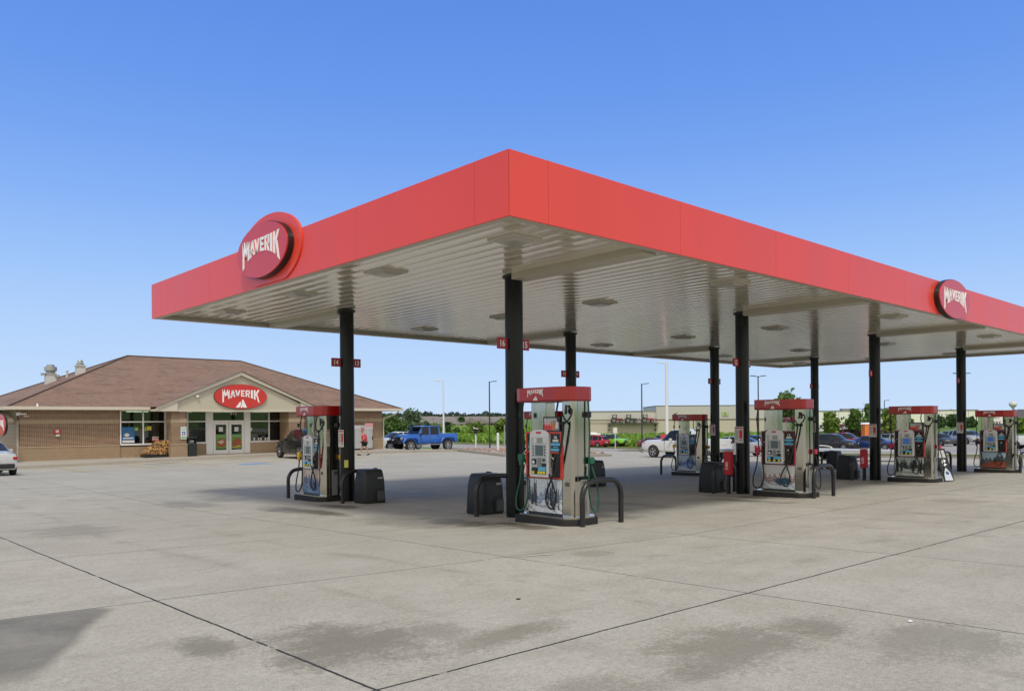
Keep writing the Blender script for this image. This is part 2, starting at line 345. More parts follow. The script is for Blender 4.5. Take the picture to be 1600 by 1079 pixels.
    e2 = t.rng(t.math('SUBTRACT', t.math('MULTIPLY', t.math('ADD', X, 4.78), -1), t.math('ADD', t.math('MULTIPLY', t.math('ABSOLUTE', Y), .52), t.math('MULTIPLY', t.math('SUBTRACT', mid, .5), .35))), 0, .12)
    e3 = t.rng(Y, -2.1, -1.6)
    wedge = t.math('MULTIPLY', t.math('MULTIPLY', e1, e2), t.math('MULTIPLY', e3, t.rng(mid, .3, .7, .5, .85))); St = t.math('MAXIMUM', St, wedge)
    c = t.mix(t.math('MULTIPLY', St, t.rng(fine, .3, .7, .8, 1.15)), c, (.125, .107, .066))
    edge = None
    c = t.mix(J, c, (.035, .033, .03))
    t.col(c); t.b.inputs['Roughness'].default_value = .82
    t.n.links.new(t.rng(St, 0, .7, .84, .6), t.b.inputs['Roughness'])
    h = t.math('SUBTRACT', t.math('ADD', t.math('MULTIPLY', fine, .5), t.math('MULTIPLY', speck, .3)), t.math('MULTIPLY', J, 1.5)); t.bump(h, .35, .006)
    return t.m
def brick(name, c1, c2, mortar, bw=.2, bh=.068, ms=.012, var=.25):
    t = NT(name); X, Y, Zc = t.xyz(); cx = t.node('ShaderNodeCombineXYZ'); t.n.links.new(t.math('ADD', X, Y), cx.inputs[0]); t.n.links.new(Zc, cx.inputs[1])
    b = t.node('ShaderNodeTexBrick'); t.n.links.new(cx.outputs[0], b.inputs['Vector']); b.inputs['Scale'].default_value = 1; b.inputs['Brick Width'].default_value = bw; b.inputs['Row Height'].default_value = bh
    b.inputs['Mortar Size'].default_value = ms; b.inputs['Color1'].default_value = (*c1, 1); b.inputs['Color2'].default_value = (*c2, 1); b.inputs['Mortar'].default_value = (*mortar, 1); b.inputs['Bias'].default_value = -.1; b.inputs['Mortar Smooth'].default_value = .2
    c = t.mix(t.rng(t.noise(3, 5), .35, .7, 0, var), b.outputs['Color'], tuple(x*.55 for x in c1)); t.col(c); t.b.inputs['Roughness'].default_value = .85; t.bump(b.outputs['Fac'], -.4, .01); return t.m
def grassmat(name, c1, c2, sc=.25, c3=None):
    t = NT(name); a = t.noise(sc, 6, .65); f = t.noise(sc*40, 4, .7)
    c = t.mix(t.rng(a, .35, .65), c1, c2); c = t.mix(t.rng(f, .35, .7, 0, .5), c, tuple(x*.5 for x in c1))
    if c3: c = t.mix(t.rng(t.noise(sc*3, 5, .7), .5, .66, 0, .8), c, c3)
    t.col(c); t.b.inputs['Roughness'].default_value = .9; t.bump(f, .8, .08); return t.m

CONC = concrete()
BRICK = brick('brown_red_brick', (.135, .048, .025), (.08, .03, .018), (.52, .40, .27), ms=.015)
BLOCK = brick('tan_split_face_block', (.36, .265, .165), (.33, .24, .15), (.28, .21, .14), .4, .2, .008, .2)
BEIGE = mat('beige_stone_band', (.40, .31, .205), .8, var=.12, scale=5)
def shingle():
    t = NT('brown_roof_shingles'); X, Y, Zc = t.xyz(); cx = t.node('ShaderNodeCombineXYZ'); t.n.links.new(t.math('ADD', X, t.math('MULTIPLY', Y, .0)), cx.inputs[0]); t.n.links.new(t.math('MULTIPLY', Zc, 2.5), cx.inputs[1])
    b = t.node('ShaderNodeTexBrick'); t.n.links.new(cx.outputs[0], b.inputs['Vector']); b.inputs['Scale'].default_value = 1; b.inputs['Brick Width'].default_value = .33; b.inputs['Row Height'].default_value = .16; b.inputs['Mortar Size'].default_value = .006
    b.inputs['Color1'].default_value = (.275, .18, .135, 1); b.inputs['Color2'].default_value = (.18, .115, .085, 1); b.inputs['Mortar'].default_value = (.1, .062, .05, 1)
    c = t.mix(t.rng(t.noise(1.1, 7, .75, stretch=(.5, .5, 3)), .4, .62, 0, .75), b.outputs['Color'], (.30, .19, .14)); c = t.mix(t.rng(t.noise(12, 4, .7), .45, .7, 0, .5), c, (.09, .065, .055)); t.col(c); t.b.inputs['Roughness'].default_value = .9; t.bump(t.noise(14, 4), .4, .02); return t.m
SHING = shingle()
TRIM = mat('cream_trim', (.62, .575, .465), .5, var=.06, scale=2)
def siding(name, c, pitch=.115):
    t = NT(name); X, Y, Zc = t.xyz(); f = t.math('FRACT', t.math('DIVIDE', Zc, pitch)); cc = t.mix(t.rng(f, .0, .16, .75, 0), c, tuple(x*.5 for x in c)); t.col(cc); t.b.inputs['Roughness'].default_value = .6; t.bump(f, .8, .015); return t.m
SIDE = siding('cream_lap_siding', (.60, .56, .435))
SIDE2 = siding('tan_lap_siding', (.33, .265, .18), .2)
WGL = bpy.data.materials.new('tinted_store_glass'); WGL.use_nodes = True; _n = WGL.node_tree; _g = _n.nodes.new('ShaderNodeBsdfGlossy'); _g.inputs['Roughness'].default_value = .02; _g.inputs['Color'].default_value = (.85, .9, .88, 1)
_t = _n.nodes.new('ShaderNodeBsdfTransparent'); _t.inputs['Color'].default_value = (.5, .56, .52, 1); _f = _n.nodes.new('ShaderNodeFresnel'); _f.inputs['IOR'].default_value = 1.9; _m = _n.nodes.new('ShaderNodeMixShader'); _n.links.new(_f.outputs[0], _m.inputs[0]); _n.links.new(_t.outputs[0], _m.inputs[1]); _n.links.new(_g.outputs[0], _m.inputs[2]); _n.links.new(_m.outputs[0], _n.nodes['Material Output'].inputs[0])
GRASS = grassmat('mown_grass', (.085, .19, .02), (.15, .25, .04), .12, (.2, .22, .06))
VERGE = grassmat('dry_verge_grass', (.10, .14, .025), (.2, .21, .05), .5, (.27, .24, .11))
ASPH = mat('pale_road_concrete', (.33, .315, .29), .85, var=.18, scale=.4)
KERB = mat('kerb_concrete', (.34, .32, .275), .85, var=.15, scale=3)
WALK = mat('sidewalk_concrete', (.40, .365, .31), .85, var=.12, scale=1.5)

# ---------------------------------------------------------------- ground sheets
def sheet(name, us, vs, m, dz=0, keep=None, kind='structure'):
    b = MB(); nu, nv = len(us), len(vs); b.v = [(x, y, Z(x, y)+dz) for x in us for y in vs]
    for i in range(nu-1):
        for j in range(nv-1):
            cx, cy = (us[i]+us[i+1])/2, (vs[j]+vs[j+1])/2
            if keep is None or keep(cx, cy): b.f.append((i*nv+j, (i+1)*nv+j, (i+1)*nv+j+1, i*nv+j+1))
    o = b.build(name, m, smooth=60); o['kind'] = kind; return o
def lin(a, b, st): n = max(1, int(round((b-a)/st))); return [a+(b-a)*i/n for i in range(n+1)]
def far(): return [-3000, -1500, -800, -500, -350, -250, -180, -130, -95, -80]
U_ = far()+lin(-64, 130, 2)+lin(140, 300, 10)+[330, 370, 420, 480, 550, 640, 800, 1100, 1600, 2300, 3200]
ground = sheet('ground', U_, far()+lin(-64, 130, 2)+lin(140, 300, 10)+[330, 370, 420, 480, 550, 640, 800, 1100, 1600, 2300, 3200], GRASS, -.06)
lot = sheet('concrete_lot', lin(-60, 62, 2), lin(-60, 62, 2), CONC, 0)
road = sheet('road', lin(62, 78, 2), lin(-64, 300, 2), ASPH, -.015)
park = sheet('parking_lot', lin(78, 130, 2), lin(-30, 52, 2), ASPH, -.01)
def slab(name, u0, u1, v0, v1, h, m, mk=None, inset=.15, label=None, zf=None, st=1.5):
    us, vs = lin(u0, u1, st), lin(v0, v1, st); b = MB(); nu, nv = len(us), len(vs); zz = zf or (lambda x, y: Z(x, y)+h)
    b.v = [(x, y, zz(x, y)) for x in us for y in vs]
    for i in range(nu-1):
        for j in range(nv-1): b.f.append((i*nv+j, (i+1)*nv+j, (i+1)*nv+j+1, i*nv+j+1))
    ring = [(x, v0) for x in us]+[(u1, y) for y in vs[1:]]+[(x, v1) for x in us[::-1][1:]]+[(u0, y) for y in vs[::-1][1:-1]]
    k = len(b.v); n = len(ring); b.v += [(x, y, zz(x, y)) for x, y in ring]+[(x, y, Z(x, y)-.1) for x, y in ring]
    b.f += [(k+i, k+(i+1) % n, k+n+(i+1) % n, k+n+i) for i in range(n)]
    o = b.build(name, m); o['kind'] = 'structure'; return o
def sw(x, y):
    k = sm(y, 38.0, 40.8); return (Z(x, y)+.15)*(1-k)+(-.13)*k
slab('sidewalk', -3, 25.6, 37.9, 41.2, .15, WALK, zf=sw)
slab('sidewalk', 25.6, 29.4, 37.6, 39.3, .15, WALK)
def slab_poly(name, P, h, m):
    Q = []
    for i in range(len(P)):
        a, c = Vector(P[i]), Vector(P[(i+1) % len(P)]); n = max(1, int((c-a).length/1.5)); Q += [a+(c-a)*k/n for k in range(n)]
    b = MB(); n = len(Q); ce = sum(Q, Vector((0, 0)))/n; b.v = [(q.x, q.y, Z(q.x, q.y)+h) for q in Q]+[(q.x, q.y, Z(q.x, q.y)-.1) for q in Q]+[(ce.x, ce.y, Z(ce.x, ce.y)+h)]
    b.f = [(i, (i+1) % n, 2*n) for i in range(n)]+[(i, n+i, n+(i+1) % n, (i+1) % n) for i in range(n)]; o = b.build(name, m); o['kind'] = 'structure'
BED = [(30.3, 40.1), (27.6, 33.7), (26.1, 29.0), (28.5, 26.5), (34, 27), (37, 40)]
slab_poly('kerb', BED, .13, KERB); slab_poly('gravel_bed', [(30.4, 39.85), (27.85, 33.7), (26.4, 29.1), (28.6, 26.8), (33.8, 27.3), (36.7, 39.8)], .16, mat('pinkish_gravel', (.40, .33, .28), .9, var=.45, scale=9, bump=.9, bscale=22))
slab('kerb', 46, 50.2, -60, 23, .13, KERB)
slab('kerb', 62.2, 66, 30, 50, .13, KERB)
slab('grass_strip', 46.3, 49.9, -60, 22.7, .17, VERGE)
slab('grass_strip', 62.5, 65.7, 30.3, 49.7, .17, VERGE)
slab('grass_verge', 78.2, 84, 53, 240, .02, VERGE, st=3)
tag(MB().add([], []) and None or None) if False else None
# rocks in the gravel bed
rk = MB()
for _ in range(420):
    y = random.uniform(27.6, 39.4); x = random.uniform(26.8+.37*max(0, y-29), 34+.22*max(0, y-27)); r = random.uniform(.05, .13); z = Z(x, y)+.17
    rk.box((x, y, z), (r*2, r*1.6, r*1.2), random.random()*3, random.random(), random.random())
tag(rk.build('loose_rocks', mat('red_grey_rock', (.34, .25, .21), .9, var=.5, scale=1.5), bevel=.02), 'pinkish grey loose rocks covering the kerbed bed', 'rocks', kind='stuff')
# painted markings
mk = MB()
def stripe(b, u0, v0, u1, v1, wd, dz=.006):
    d = Vector((u1-u0, v1-v0)); L = d.length; d /= L; n = Vector((-d.y, d.x))*wd/2; N = max(1, int(L/1)); P = []
    for i in range(N+1):
        c = Vector((u0, v0))+d*L*i/N
        for s in (-1, 1): q = c+n*s; P.append((q.x, q.y, Z(q.x, q.y)+dz))
    b.add(P, [(2*i, 2*i+1, 2*i+3, 2*i+2) for i in range(N)])
YP = mat('worn_yellow_paint', (.55, .43, .14), .8, var=.4, scale=12); WP = mat('worn_white_paint', (.55, .54, .5), .8, var=.3, scale=10); BP = mat('worn_blue_paint', (.17, .3, .52), .8, var=.3, scale=5)
for x in (.3, 3.2, 6.1, 9.0, 12, 15, 18): stripe(mk, x, 31.6, x, 36.5, .1)
tag(struct(mk.build('parking_stripes', YP)), kind='structure')
m2 = MB(); stripe(m2, -.25, -.38, .2, -.53, .05); struct(m2.build('painted_line', WP))
m3 = MB(); stripe(m3, 10.1, 31.2, 11.5, 31.2, 1.1); struct(m3.build('accessible_bay_paint', BP))
m4 = MB()
for r_ in (0,): m4.lathe([(.022, 0), (.022, .006), (.01, .008)], (-2.03, -2.3, Z(-2.03, -2.3)), 14)
struct(m4.build('floor_plug', BLACK))

t = MB().prism([(-.03, -.012), (.0, .02), (.035, .012), (.02, -.018)], lambda x, y, t_=0: Vector((-.51+x, -5.16+y, Z(-.51, -5.16)+.004+t_+.15*abs(x))), 0, .003); tag(t.build('paper_scrap', WHITE), 'tiny white paper scrap on the concrete at lower right', 'litter')
# crops and far vegetation -------------------------------------------------------
def leafquad(b, c, s, rnd, flat=0):
    a = Vector((rnd.gauss(0, 1), rnd.gauss(0, 1), rnd.gauss(0, 1)*(1-flat))).normalized(); t = a.orthogonal().normalized(); t.rotate(Matrix.Rotation(rnd.random()*6.28, 3, a)); q = a.cross(t)
    c = Vector(c); k = len(b.v); t = t*s; q = q*s*.6
    b.v += [tuple(c-t), tuple(c+q), tuple(c+t), tuple(c-q)]; b.f.append((k, k+1, k+2, k+3))
rn = random.Random(3)
fb = MB()
def px2uv(px, D):
    x = (px-800)/1239.1*D; return (CU+x*CT+D*ST, CV-x*ST+D*CT)
cnt = 0
while cnt < 30000:
    D = 100+abs(rn.gauss(0, 1))*55; px = rn.uniform(560, 1260); u, v = px2uv(px, D)
    if u < 84 or v < 52 or D > 300: continue
    if px > 840 and D > 160: continue
    h = rn.random(); leafquad(fb, (u, v, Z(u, v)+.1+h*.72), .22+.0016*D, rn); cnt += 1
tag(fb.build('crop_field', leafmat('crop_leaves', (.11, .25, .025), (.32, .50, .07), .35)), 'leafy green crop field beyond the road', 'crop', kind='stuff')

def make_tree(name, loc, h, rx, label, leaf, n=2200, trunk_h=.3, ls=.16, shape='round', group=None, seed=1, clumps=26, cat='tree'):
    rd = random.Random(seed); t = empty(name, loc, label, cat, rd.random()*6, group)
    tb = MB(); th = h*trunk_h; r0 = max(.05, h*.022); bk = mat('tree_bark', (.12, .09, .065), .9, var=.3, scale=4)
    tb.cyl((0, 0, -.2), (rd.uniform(-.05, .05)*h, 0, h*.75), r0, r0*.25, 8)
    C = []
    for i in range(clumps):
        while True:
            p = Vector((rd.uniform(-1, 1), rd.uniform(-1, 1), rd.uniform(-1, 1)))
            if p.length < 1: break
        if shape == 'cone': k = 1-.75*(p.z+1)/2; p.x *= k*1.25; p.y *= k*1.25
        C.append(Vector((p.x*rx*.8, p.y*rx*.8, th+(h-th)*(.5+.46*p.z))))
    for c in C[:12]: tb.cyl((0, 0, min(c.z*.8, th+(c.z-th)*.45)), c, r0*.35, r0*.08, 5, False)
    tb.build('trunk', bk, t)
    lb = MB()
    for i in range(n):
        c = rd.choice(C); s = rx*rd.uniform(.16, .34); p = c+Vector((rd.gauss(0, s), rd.gauss(0, s), rd.gauss(0, s*.8)))
        if p.z < th*.5: continue
        leafquad(lb, p, ls*rd.uniform(.6, 1.3), rd)
    lb.build('crown', leaf, t); return t
LG = leafmat('leaves_green', (.055, .125, .028), (.16, .27, .06)); LD = leafmat('leaves_dark', (.04, .095, .028), (.10, .19, .06)); LY = leafmat('leaves_yellow_green', (.1, .18, .025), (.25, .34, .065)); LB = leafmat('leaves_blue_green', (.065, .125, .065), (.18, .26, .14))
def tree_px(name, px, D, top, base, wpx, label, leaf, **kw):
    u, v = px2uv(px, D); hz = 657.1-(px-800)*.00725; zt = CH+(hz-top)*D/1239.1; zb = Z(u, v); return make_tree(name, (u, v, zb), zt-zb, wpx*.78*D/1239.1/2, label, leaf, **kw)
TG = 'trees in the far parking lot'
tree_px('tree', 614, 150, 652, 0, 44, 'bushy mid green tree right behind the white car, left of the tall tree', LG, n=3400, trunk_h=.08, ls=.42, seed=2, clumps=40)
tree_px('tree', 642, 155, 641, 0, 38, 'tall blue green poplar tree just right of the store eave', LB, n=3400, trunk_h=.1, ls=.4, seed=3, clumps=36)
tree_px('tree', 597, 165, 650, 0, 30, 'dark tree showing at the brick corner of the store', LD, n=1400, trunk_h=.1, ls=.4, seed=31)
for i, (px, D, top, w_, lf, lb) in enumerate([(667, 165, 660, 16, LD, 'small dark shrub above the blue pickup roof'), (682, 165, 662, 18, LY, 'yellowish shrub between the pickup roof and white pole'), (744, 170, 662, 30, LY, 'large rounded yellow green bush beside the black lamp post'), (783, 170, 655, 24, LY, 'tall yellow green bush just left of the near black column'), (713, 175, 668, 12, LG, 'low green bush in front of the pale house'), (700, 175, 658, 9, LD, 'thin dark sapling right of the white lamp post')]):
    tree_px('shrub', px, D, top, 0, w_, lb, lf, n=1300, trunk_h=.03, ls=.36, seed=40+i, clumps=16, cat='shrub')
tree_px('tree', 721, 380, 651, 0, 11, 'single dark round tree standing among the grey roofs', LD, n=700, trunk_h=.1, ls=.8, seed=60)
for i, (px, D, top, w_, lf, sh, lb) in enumerate([
    (1232, 105, 613, 62, LG, 'round', 'tall loose tree sticking up behind the second pump canopy'), (1214, 120, 640, 26, LD, 'round', 'dark lower tree left of the tall loose tree'), (1266, 130, 641, 24, LG, 'round', 'green tree between the silver pump end and thin column'), (1298, 150, 646, 27, LY, 'round', 'rounded light green tree right of the thin black column'),
    (1334, 150, 641, 28, LG, 'cone', 'pointed green tree in front of the white warehouse'), (1359, 130, 629, 22, LG, 'cone', 'tall narrow tree hidden partly behind the thick column'), (1391, 130, 633, 30, LY, 'cone', 'tall yellow green tree right of the thick column'), (1419, 190, 654, 15, LG, 'round', 'small tree seen through the gap of the fourth pump'),
    (1466, 190, 651, 24, LD, 'round', 'dark round tree right of the fourth pump'), (1489, 190, 650, 26, LD, 'round', 'dark round tree left of the last column'), (1514, 190, 654, 20, LD, 'round', 'dark low tree between last column and last pump'), (1573, 120, 654, 18, LD, 'round', 'dark tree right of the exit sign'), (1594, 130, 655, 16, LY, 'round', 'yellow green tree by the dark roofed building')]):
    tree_px('tree', px, D, top, 0, w_, lb, lf, n=1800 if i != 1 else 900, trunk_h=.16, ls=.2+.0016*D, seed=80+i, shape=sh, group=TG)
fw = MB()
for px0, px1, D, y0, y1 in ((540, 812, 690, 644, 648), (918, 960, 640, 648, 648), (980, 1026, 640, 645, 647), (1265, 1340, 760, 644, 646), (1430, 1520, 760, 641, 643), (1575, 1680, 500, 641, 643)):
    px = px0
    while px < px1:
        u, v = px2uv(px, D+rn.uniform(-30, 30)); top = CH+(657.1-(px-800)*.00725-rn.uniform(y0, y1)-math.sin(px*.13)*1.2)*D/1239.1; zb = Z(u, v)
        for _ in range(46):
            a = rn.random(); r = rn.uniform(0, 4.5)*(1-a*.5); q = rn.random()*6.28
            leafquad(fw, (u+r*math.cos(q), v+r*math.sin(q), zb+(top-zb)*a), 1.1, rn)
        px += 2.4*700/D
tag(fw.build('far_treeline', leafmat('far_leaves', (.03, .06, .035), (.06, .1, .06), .05)), 'dark green wooded treeline along the horizon', 'treeline', kind='stuff')

# houses ---------------------------------------------------------------------------
def house(px, D, wd, top, lab, wall, roofc, rot=0, wins=3):
    u, v = px2uv(px, D); zb = Z(u, v); hz = 657.1-(px-800)*.00725; H = CH+(hz-top)*D/1239.1-zb
    t = empty('house', (u, v, zb), lab, 'house', -TH+rot, 'houses beyond the field'); e = H*.42
    MB().bb(-wd/2, wd/2, -4.5, 4.5, -1, e).build('wall', wall, t)
    b = MB(); x = wd/2+.5; b.add([(-x, -5, e), (x, -5, e), (x, 5, e), (-x, 5, e), (-x*.75, 0, H), (x*.75, 0, H)], [(0, 1, 5, 4), (2, 3, 4, 5), (1, 2, 5), (3, 0, 4), (0, 3, 2, 1)]); b.build('roof', roofc, t)
    for i in range(wins):
        X = -wd*.34+wd*.68*i/max(1, wins-1); MB().bb(X-.6, X+.6, -4.56, -4.48, e*.25, e*.75).build('window', mat('house_glass', (.05, .06, .07), .2), t)
    b = MB(); b.add([(-wd*.3, -6, e), (wd*.02, -6, e), (-wd*.14, -6, H*.8), (-wd*.3, 0, e), (wd*.02, 0, e), (-wd*.14, 0, H*.8)], [(0, 1, 2), (0, 2, 5, 3), (1, 4, 5, 2), (0, 3, 4, 1)]); b.build('gable', roofc, t)
g1 = mat('grey_shingles', (.21, .195, .18), .9, var=.2, scale=.6); g2 = mat('brown_grey_shingles', (.17, .14, .12), .9, var=.2, scale=.6)
w1 = mat('cream_house_wall', (.52, .5, .4), .8); w2_ = mat('tan_house_wall', (.3, .25, .19), .8)
for i, (px, D, wd, top, r_) in enumerate([(664, 390, 15, 656, .1), (700, 400, 17, 656, -.2), (706, 380, 11, 657, .3), (738, 395, 16, 655.5, .15), (776, 400, 17, 655, -.1), (641, 500, 16, 651, .2), (668, 520, 17, 650, -.1), (694, 500, 15, 650.5, .3), (712, 530, 15, 650, .1), (745, 520, 18, 650, -.2), (770, 510, 17, 650.5, .2), (796, 520, 15, 650, 0)]):
    lab = ['grey roofed house leftmost of the near row', 'wide grey roofed house behind the white lamp post', 'small cream walled house behind the low green bush', 'grey roofed house behind the large rounded bush', 'grey roofed house nearest the near black column', 'far house peeking over the poplar tree', 'far house above the blue pickup', 'far house just left of the white lamp post', 'far brown roofed house right of the white lamp post', 'far house right of the dark round tree', 'far house behind the black lamp post', 'far house touching the near black column'][i]
    house(px, D, wd, top, lab, w1 if i in (2, 5, 8) else w2_, g2 if i in (3, 8) else g1, r_)

# ---------------------------------------------------------------- canopy
ZB, FA, CW, CL = 4.501, .870, 13.59, 31.83
can = empty('fuel_canopy', (0, 0, 0), 'huge flat red banded fuel canopy over all the pumps', 'canopy')
def panels(L, first, step):
    xs = [0, first]
    while xs[-1]+step < L-.3: xs.append(xs[-1]+step)
    xs.append(L); return xs
def fascia_side(fn, xs):
    for a, b in zip(xs[:-1], xs[1:]):
        m = MB(); g = .003; P = fn(a+g, b-g); m.add(P, [(0, 1, 2, 3), (7, 6, 5, 4), (0, 4, 5, 1), (1, 5, 6, 2), (2, 6, 7, 3), (3, 7, 4, 0)]); m.build('fascia_panel', RED, can)
T = .03; z0, z1 = ZB, ZB+FA
fascia_side(lambda a, b: [(0, a, z0), (0, b, z0), (0, b, z1), (0, a, z1), (T, max(a, T), z0), (T, b, z0), (T, b, z1), (T, max(a, T), z1)], panels(CW, .7, 3.05))
fascia_side(lambda a, b: [(a, 0, z0), (b, 0, z0), (b, 0, z1), (a, 0, z1), (max(a, T), T, z0), (b, T, z0), (b, T, z1), (max(a, T), T, z1)], panels(CL, .73, 3.05))
fascia_side(lambda a, b: [(a, CW, z0), (b, CW, z0), (b, CW, z1), (a, CW, z1), (a, CW-T, z0), (b, CW-T, z0), (b, CW-T, z1), (a, CW-T, z1)], panels(CL, .73, 3.05))
fascia_side(lambda a, b: [(CL, a, z0), (CL, b, z0), (CL, b, z1), (CL, a, z1), (CL-T, a, z0), (CL-T, b, z0), (CL-T, b, z1), (CL-T, a, z1)], panels(CW, .7, 3.05))
b = MB(); t_ = T+.004                                     # grey inner return behind the fascia
for (a, c, d, e) in ((t_, t_+.14, t_, CW-t_), (CL-t_-.14, CL-t_, t_, CW-t_), (t_+.14, CL-t_-.14, t_, t_+.14), (t_+.14, CL-t_-.14, CW-t_-.14, CW-t_)): b.bb(a, c, d, e, ZB+.004, ZB+.3)
b.build('inner_return', SOFT, can)
MB().bb(t_, CL-t_, t_, CW-t_, ZB+.45, ZB+.7).build('deck', mat('deck_grey', (.3, .3, .3), .8), can)
# soffit: long narrow pans running across, each slightly dished, with a groove between
b = MB(); pw = .305; SZ = ZB+.10; n = int((CL-.6)/pw); x0 = .3; pw = (CL-.6)/n; ys = lin(.24, CW-.24, .45); rs = random.Random(5); nv = len(ys); row = []
for i in range(n):
    k1, k2 = rs.uniform(-1, 1), rs.uniform(0, 6)
    for fx, dz in ((.0, .028), (.04, .0), (.3, .0035), (.55, .0045), (.8, .0035), (.95, .0), (.97, .028)):
        for y in ys: b.v.append((x0+(i+fx)*pw, y, SZ+dz+.0016*math.sin(y*.9+k2)*k1+.0012*math.sin(y*3.1+k2*2)))
        row.append(0)
N = len(row)
for i in range(N-1):
    for j in range(nv-1): b.f.append((i*nv+j, (i+1)*nv+j, (i+1)*nv+j+1, i*nv+j+1))
b.build('soffit', SOFF, can, smooth=35)
COLU = [3.27, 11.33, 19.40, 27.46]; VC1, VC2 = 3.45, 9.52
b = MB()
for cu_ in COLU:                                         # box beams from each column out to the edge
    bm_ = MB(); bm_.bb(cu_-.19, cu_+.19, .245, VC1-.14, SZ-.13, SZ+.02); bm_.build('edge_beam', SOFT, can, bevel=.01)
    bm_ = MB(); bm_.bb(cu_-.19, cu_+.19, VC2+.14, CW-.245, SZ-.13, SZ+.02); bm_.build('edge_beam', SOFT, can, bevel=.01)
LAMP = mat('lamp_housing_cream', (.5, .48, .41), .45); LENS = mat('lamp_lens', (.42, .41, .36), .3)
for lu in (1.25, 7.25, 15.35, 23.4, 30.4):
    for lv in (1.25, 4.75, 8.1, 11.7):
        m = MB(); m.prism([(-.3, -.3), (.3, -.3), (.3, .3), (-.3, .3)], frame((lu, lv, SZ), (1, 0, 0), (0, -1, 0)), -.02, .035); h = m.build('canopy_light', LAMP, can, bevel=.012)
        m = MB()
        P = [(-.22, -.22, -.036), (.22, -.22, -.036), (.22, .22, -.036), (-.22, .22, -.036), (-.16, -.16, -.075), (.16, -.16, -.075), (.16, .16, -.075), (-.16, .16, -.075)]
        m.add([(lu+x, lv+y, SZ+z) for x, y, z in P], [(0, 1, 2, 3), (4, 7, 6, 5), (0, 4, 5, 1), (1, 5, 6, 2), (2, 6, 7, 3), (3, 7, 4, 0)]); m.build('lens', LENS, h)
# oval signs
def oval_sign(loc, right, label, a=1.13, bb=.545, dep=.33, mt=False, sc=.74, sz=1.0):
    s = empty('oval_sign', loc, label, 'sign', group=None); fr = frame((0, 0, 0), right)
    MB().prism(circ(0, 0, a, bb), fr, 0.01, dep-.03).build('sign_can', BLACK, s, smooth=50)
    MB().prism(circ(0, 0, a-.015, bb-.015), fr, dep-.03, dep).build('sign_face', SIGNRED, s, smooth=50)
    f2 = frame(fr(0, .24*bb/.545 if not mt else bb*.52, dep), right); wordmark('lettering', WHITE, s, f2, a*2*sc, sz)
    if mt: mountains('mountain_logo', WHITE, s, frame(fr(0, -bb*.58, dep), right), a*.42)
    return s
oval_sign((0, 6.92, 5.155), (0, -1, 0), 'oval wordmark sign on the left canopy face with red half disc behind', 1.09, .535, .17)
s = empty('sign_backing', (0, 6.87, 5.15), 'curved red backing disc rising above the left canopy edge behind the oval sign', 'sign panel')
MB().prism([(1.31*math.cos(R(t)), max(-.62, .71*math.sin(R(t)))) for t in range(0, 360, 5)], frame((0, 0, 0), (0, -1, 0)), -.03, .03).build('backing_plate', RED, s)
oval_sign((15.88, 0, 4.95), (1, 0, 0), 'small looking oval wordmark sign on the right canopy face', 1.12, .52, .15)
# ---------------------------------------------------------------- columns
def column(i, j, label, left, rt, notice=True):
    cu_, cv = COLU[i], (VC1, VC2)[j]; zg = Z(cu_, cv); H = SZ-zg
    c = empty('canopy_column', (cu_, cv, zg), label, 'column', group='black canopy columns')
    MB().cyl((0, 0, -.1), (0, 0, H-.02), .172, n=32).build('shaft', COLBLK, c, smooth=50)
    m = MB(); m.cyl((0, 0, H-.075), (0, 0, H-.025), .215, n=32); m.build('collar', BLACK, c, smooth=50)
    for s, txt in ((-1, left), (1, rt)):
        if not txt: continue
        zc = 3.28-zg; x0, x1 = (-.43, -.15) if s < 0 else (.15, .385)
        m = MB(); m.bb(x0, x1, -.012, .012, zc-.105, zc+.105); p = m.build('number_plate', mat('dark_red_plate', (.38, .015, .025), .35), c)
        cx = (-.305 if s < 0 else .28)
        text('number', txt, WHITE, p, frame((cx, -.012, zc), (1, 0, 0)), .125, .02, t=.003, sx=.85)
        text('number', txt, WHITE, p, frame((cx, .012, zc), (-1, 0, 0)), .125, .02, t=.003, sx=.85)
    if notice:
        zc = 1.42-zg; m = MB(); fr = frame((-.178, .0, zc), (0, -1, 0)); m.prism([(-.125, -.21), (.125, -.21), (.125, .21), (-.125, .21)], fr, 0, .006); p = m.build('notice', PAPER, c)
        m = MB(); m.prism([(.015, -.09), (.10, -.09), (.10, .12), (.015, .12)], fr, .006, .009); m.build('red_panel', REDPR, p)
        m = MB(); m.prism([(-.11, .155), (.11, .155), (.11, .19), (-.11, .19)], fr, .006, .009); m.build('heading', mat('pale_red_print', (.5, .12, .13), .6), p)
        m = MB()
        for k in range(7): m.prism([(-.105, .1-k*.035), (-.01, .1-k*.035), (-.01, .112-k*.035), (-.105, .112-k*.035)], fr, .006, .009)
        for x in (.02, .065): m.prism([(x, -.15), (x+.03, -.15), (x+.03, -.115), (x, -.115)], fr, .006, .009)
        m.build('print', mat('grey_print', (.2, .2, .2), .6), p)
    return c
c1 = column(0, 0, 'nearest black canopy column, with number plates 16 and 15', '16', '15', False)
m = MB(); m.prism([(-.012, -.2), (.012, -.2), (.012, .2), (-.012, .2)], frame((-.178, .09, 1.55), (0, -1, 0)), 0, .004); m.build('sticker', PAPER, c1)
c2 = column(0, 1, 'black canopy column left of the near one, with plates 14 and 13', '14', '13')
m = MB(); m.prism([(-.05, -.09), (.05, -.09), (.05, .09), (-.05, .09)], frame((-.12, -.135, .93), (.707, -.707, 0)), 0, .006); m.build('sticker', mat('yellow_sticker', (.6, .6, .12), .5), c2)
column(1, 1, 'black canopy column behind the nearest pump, with plates 10 and 9', '10', '9')
column(2, 1, 'thin looking far column left of the plate 12 column, with plate 6', '6', '5')
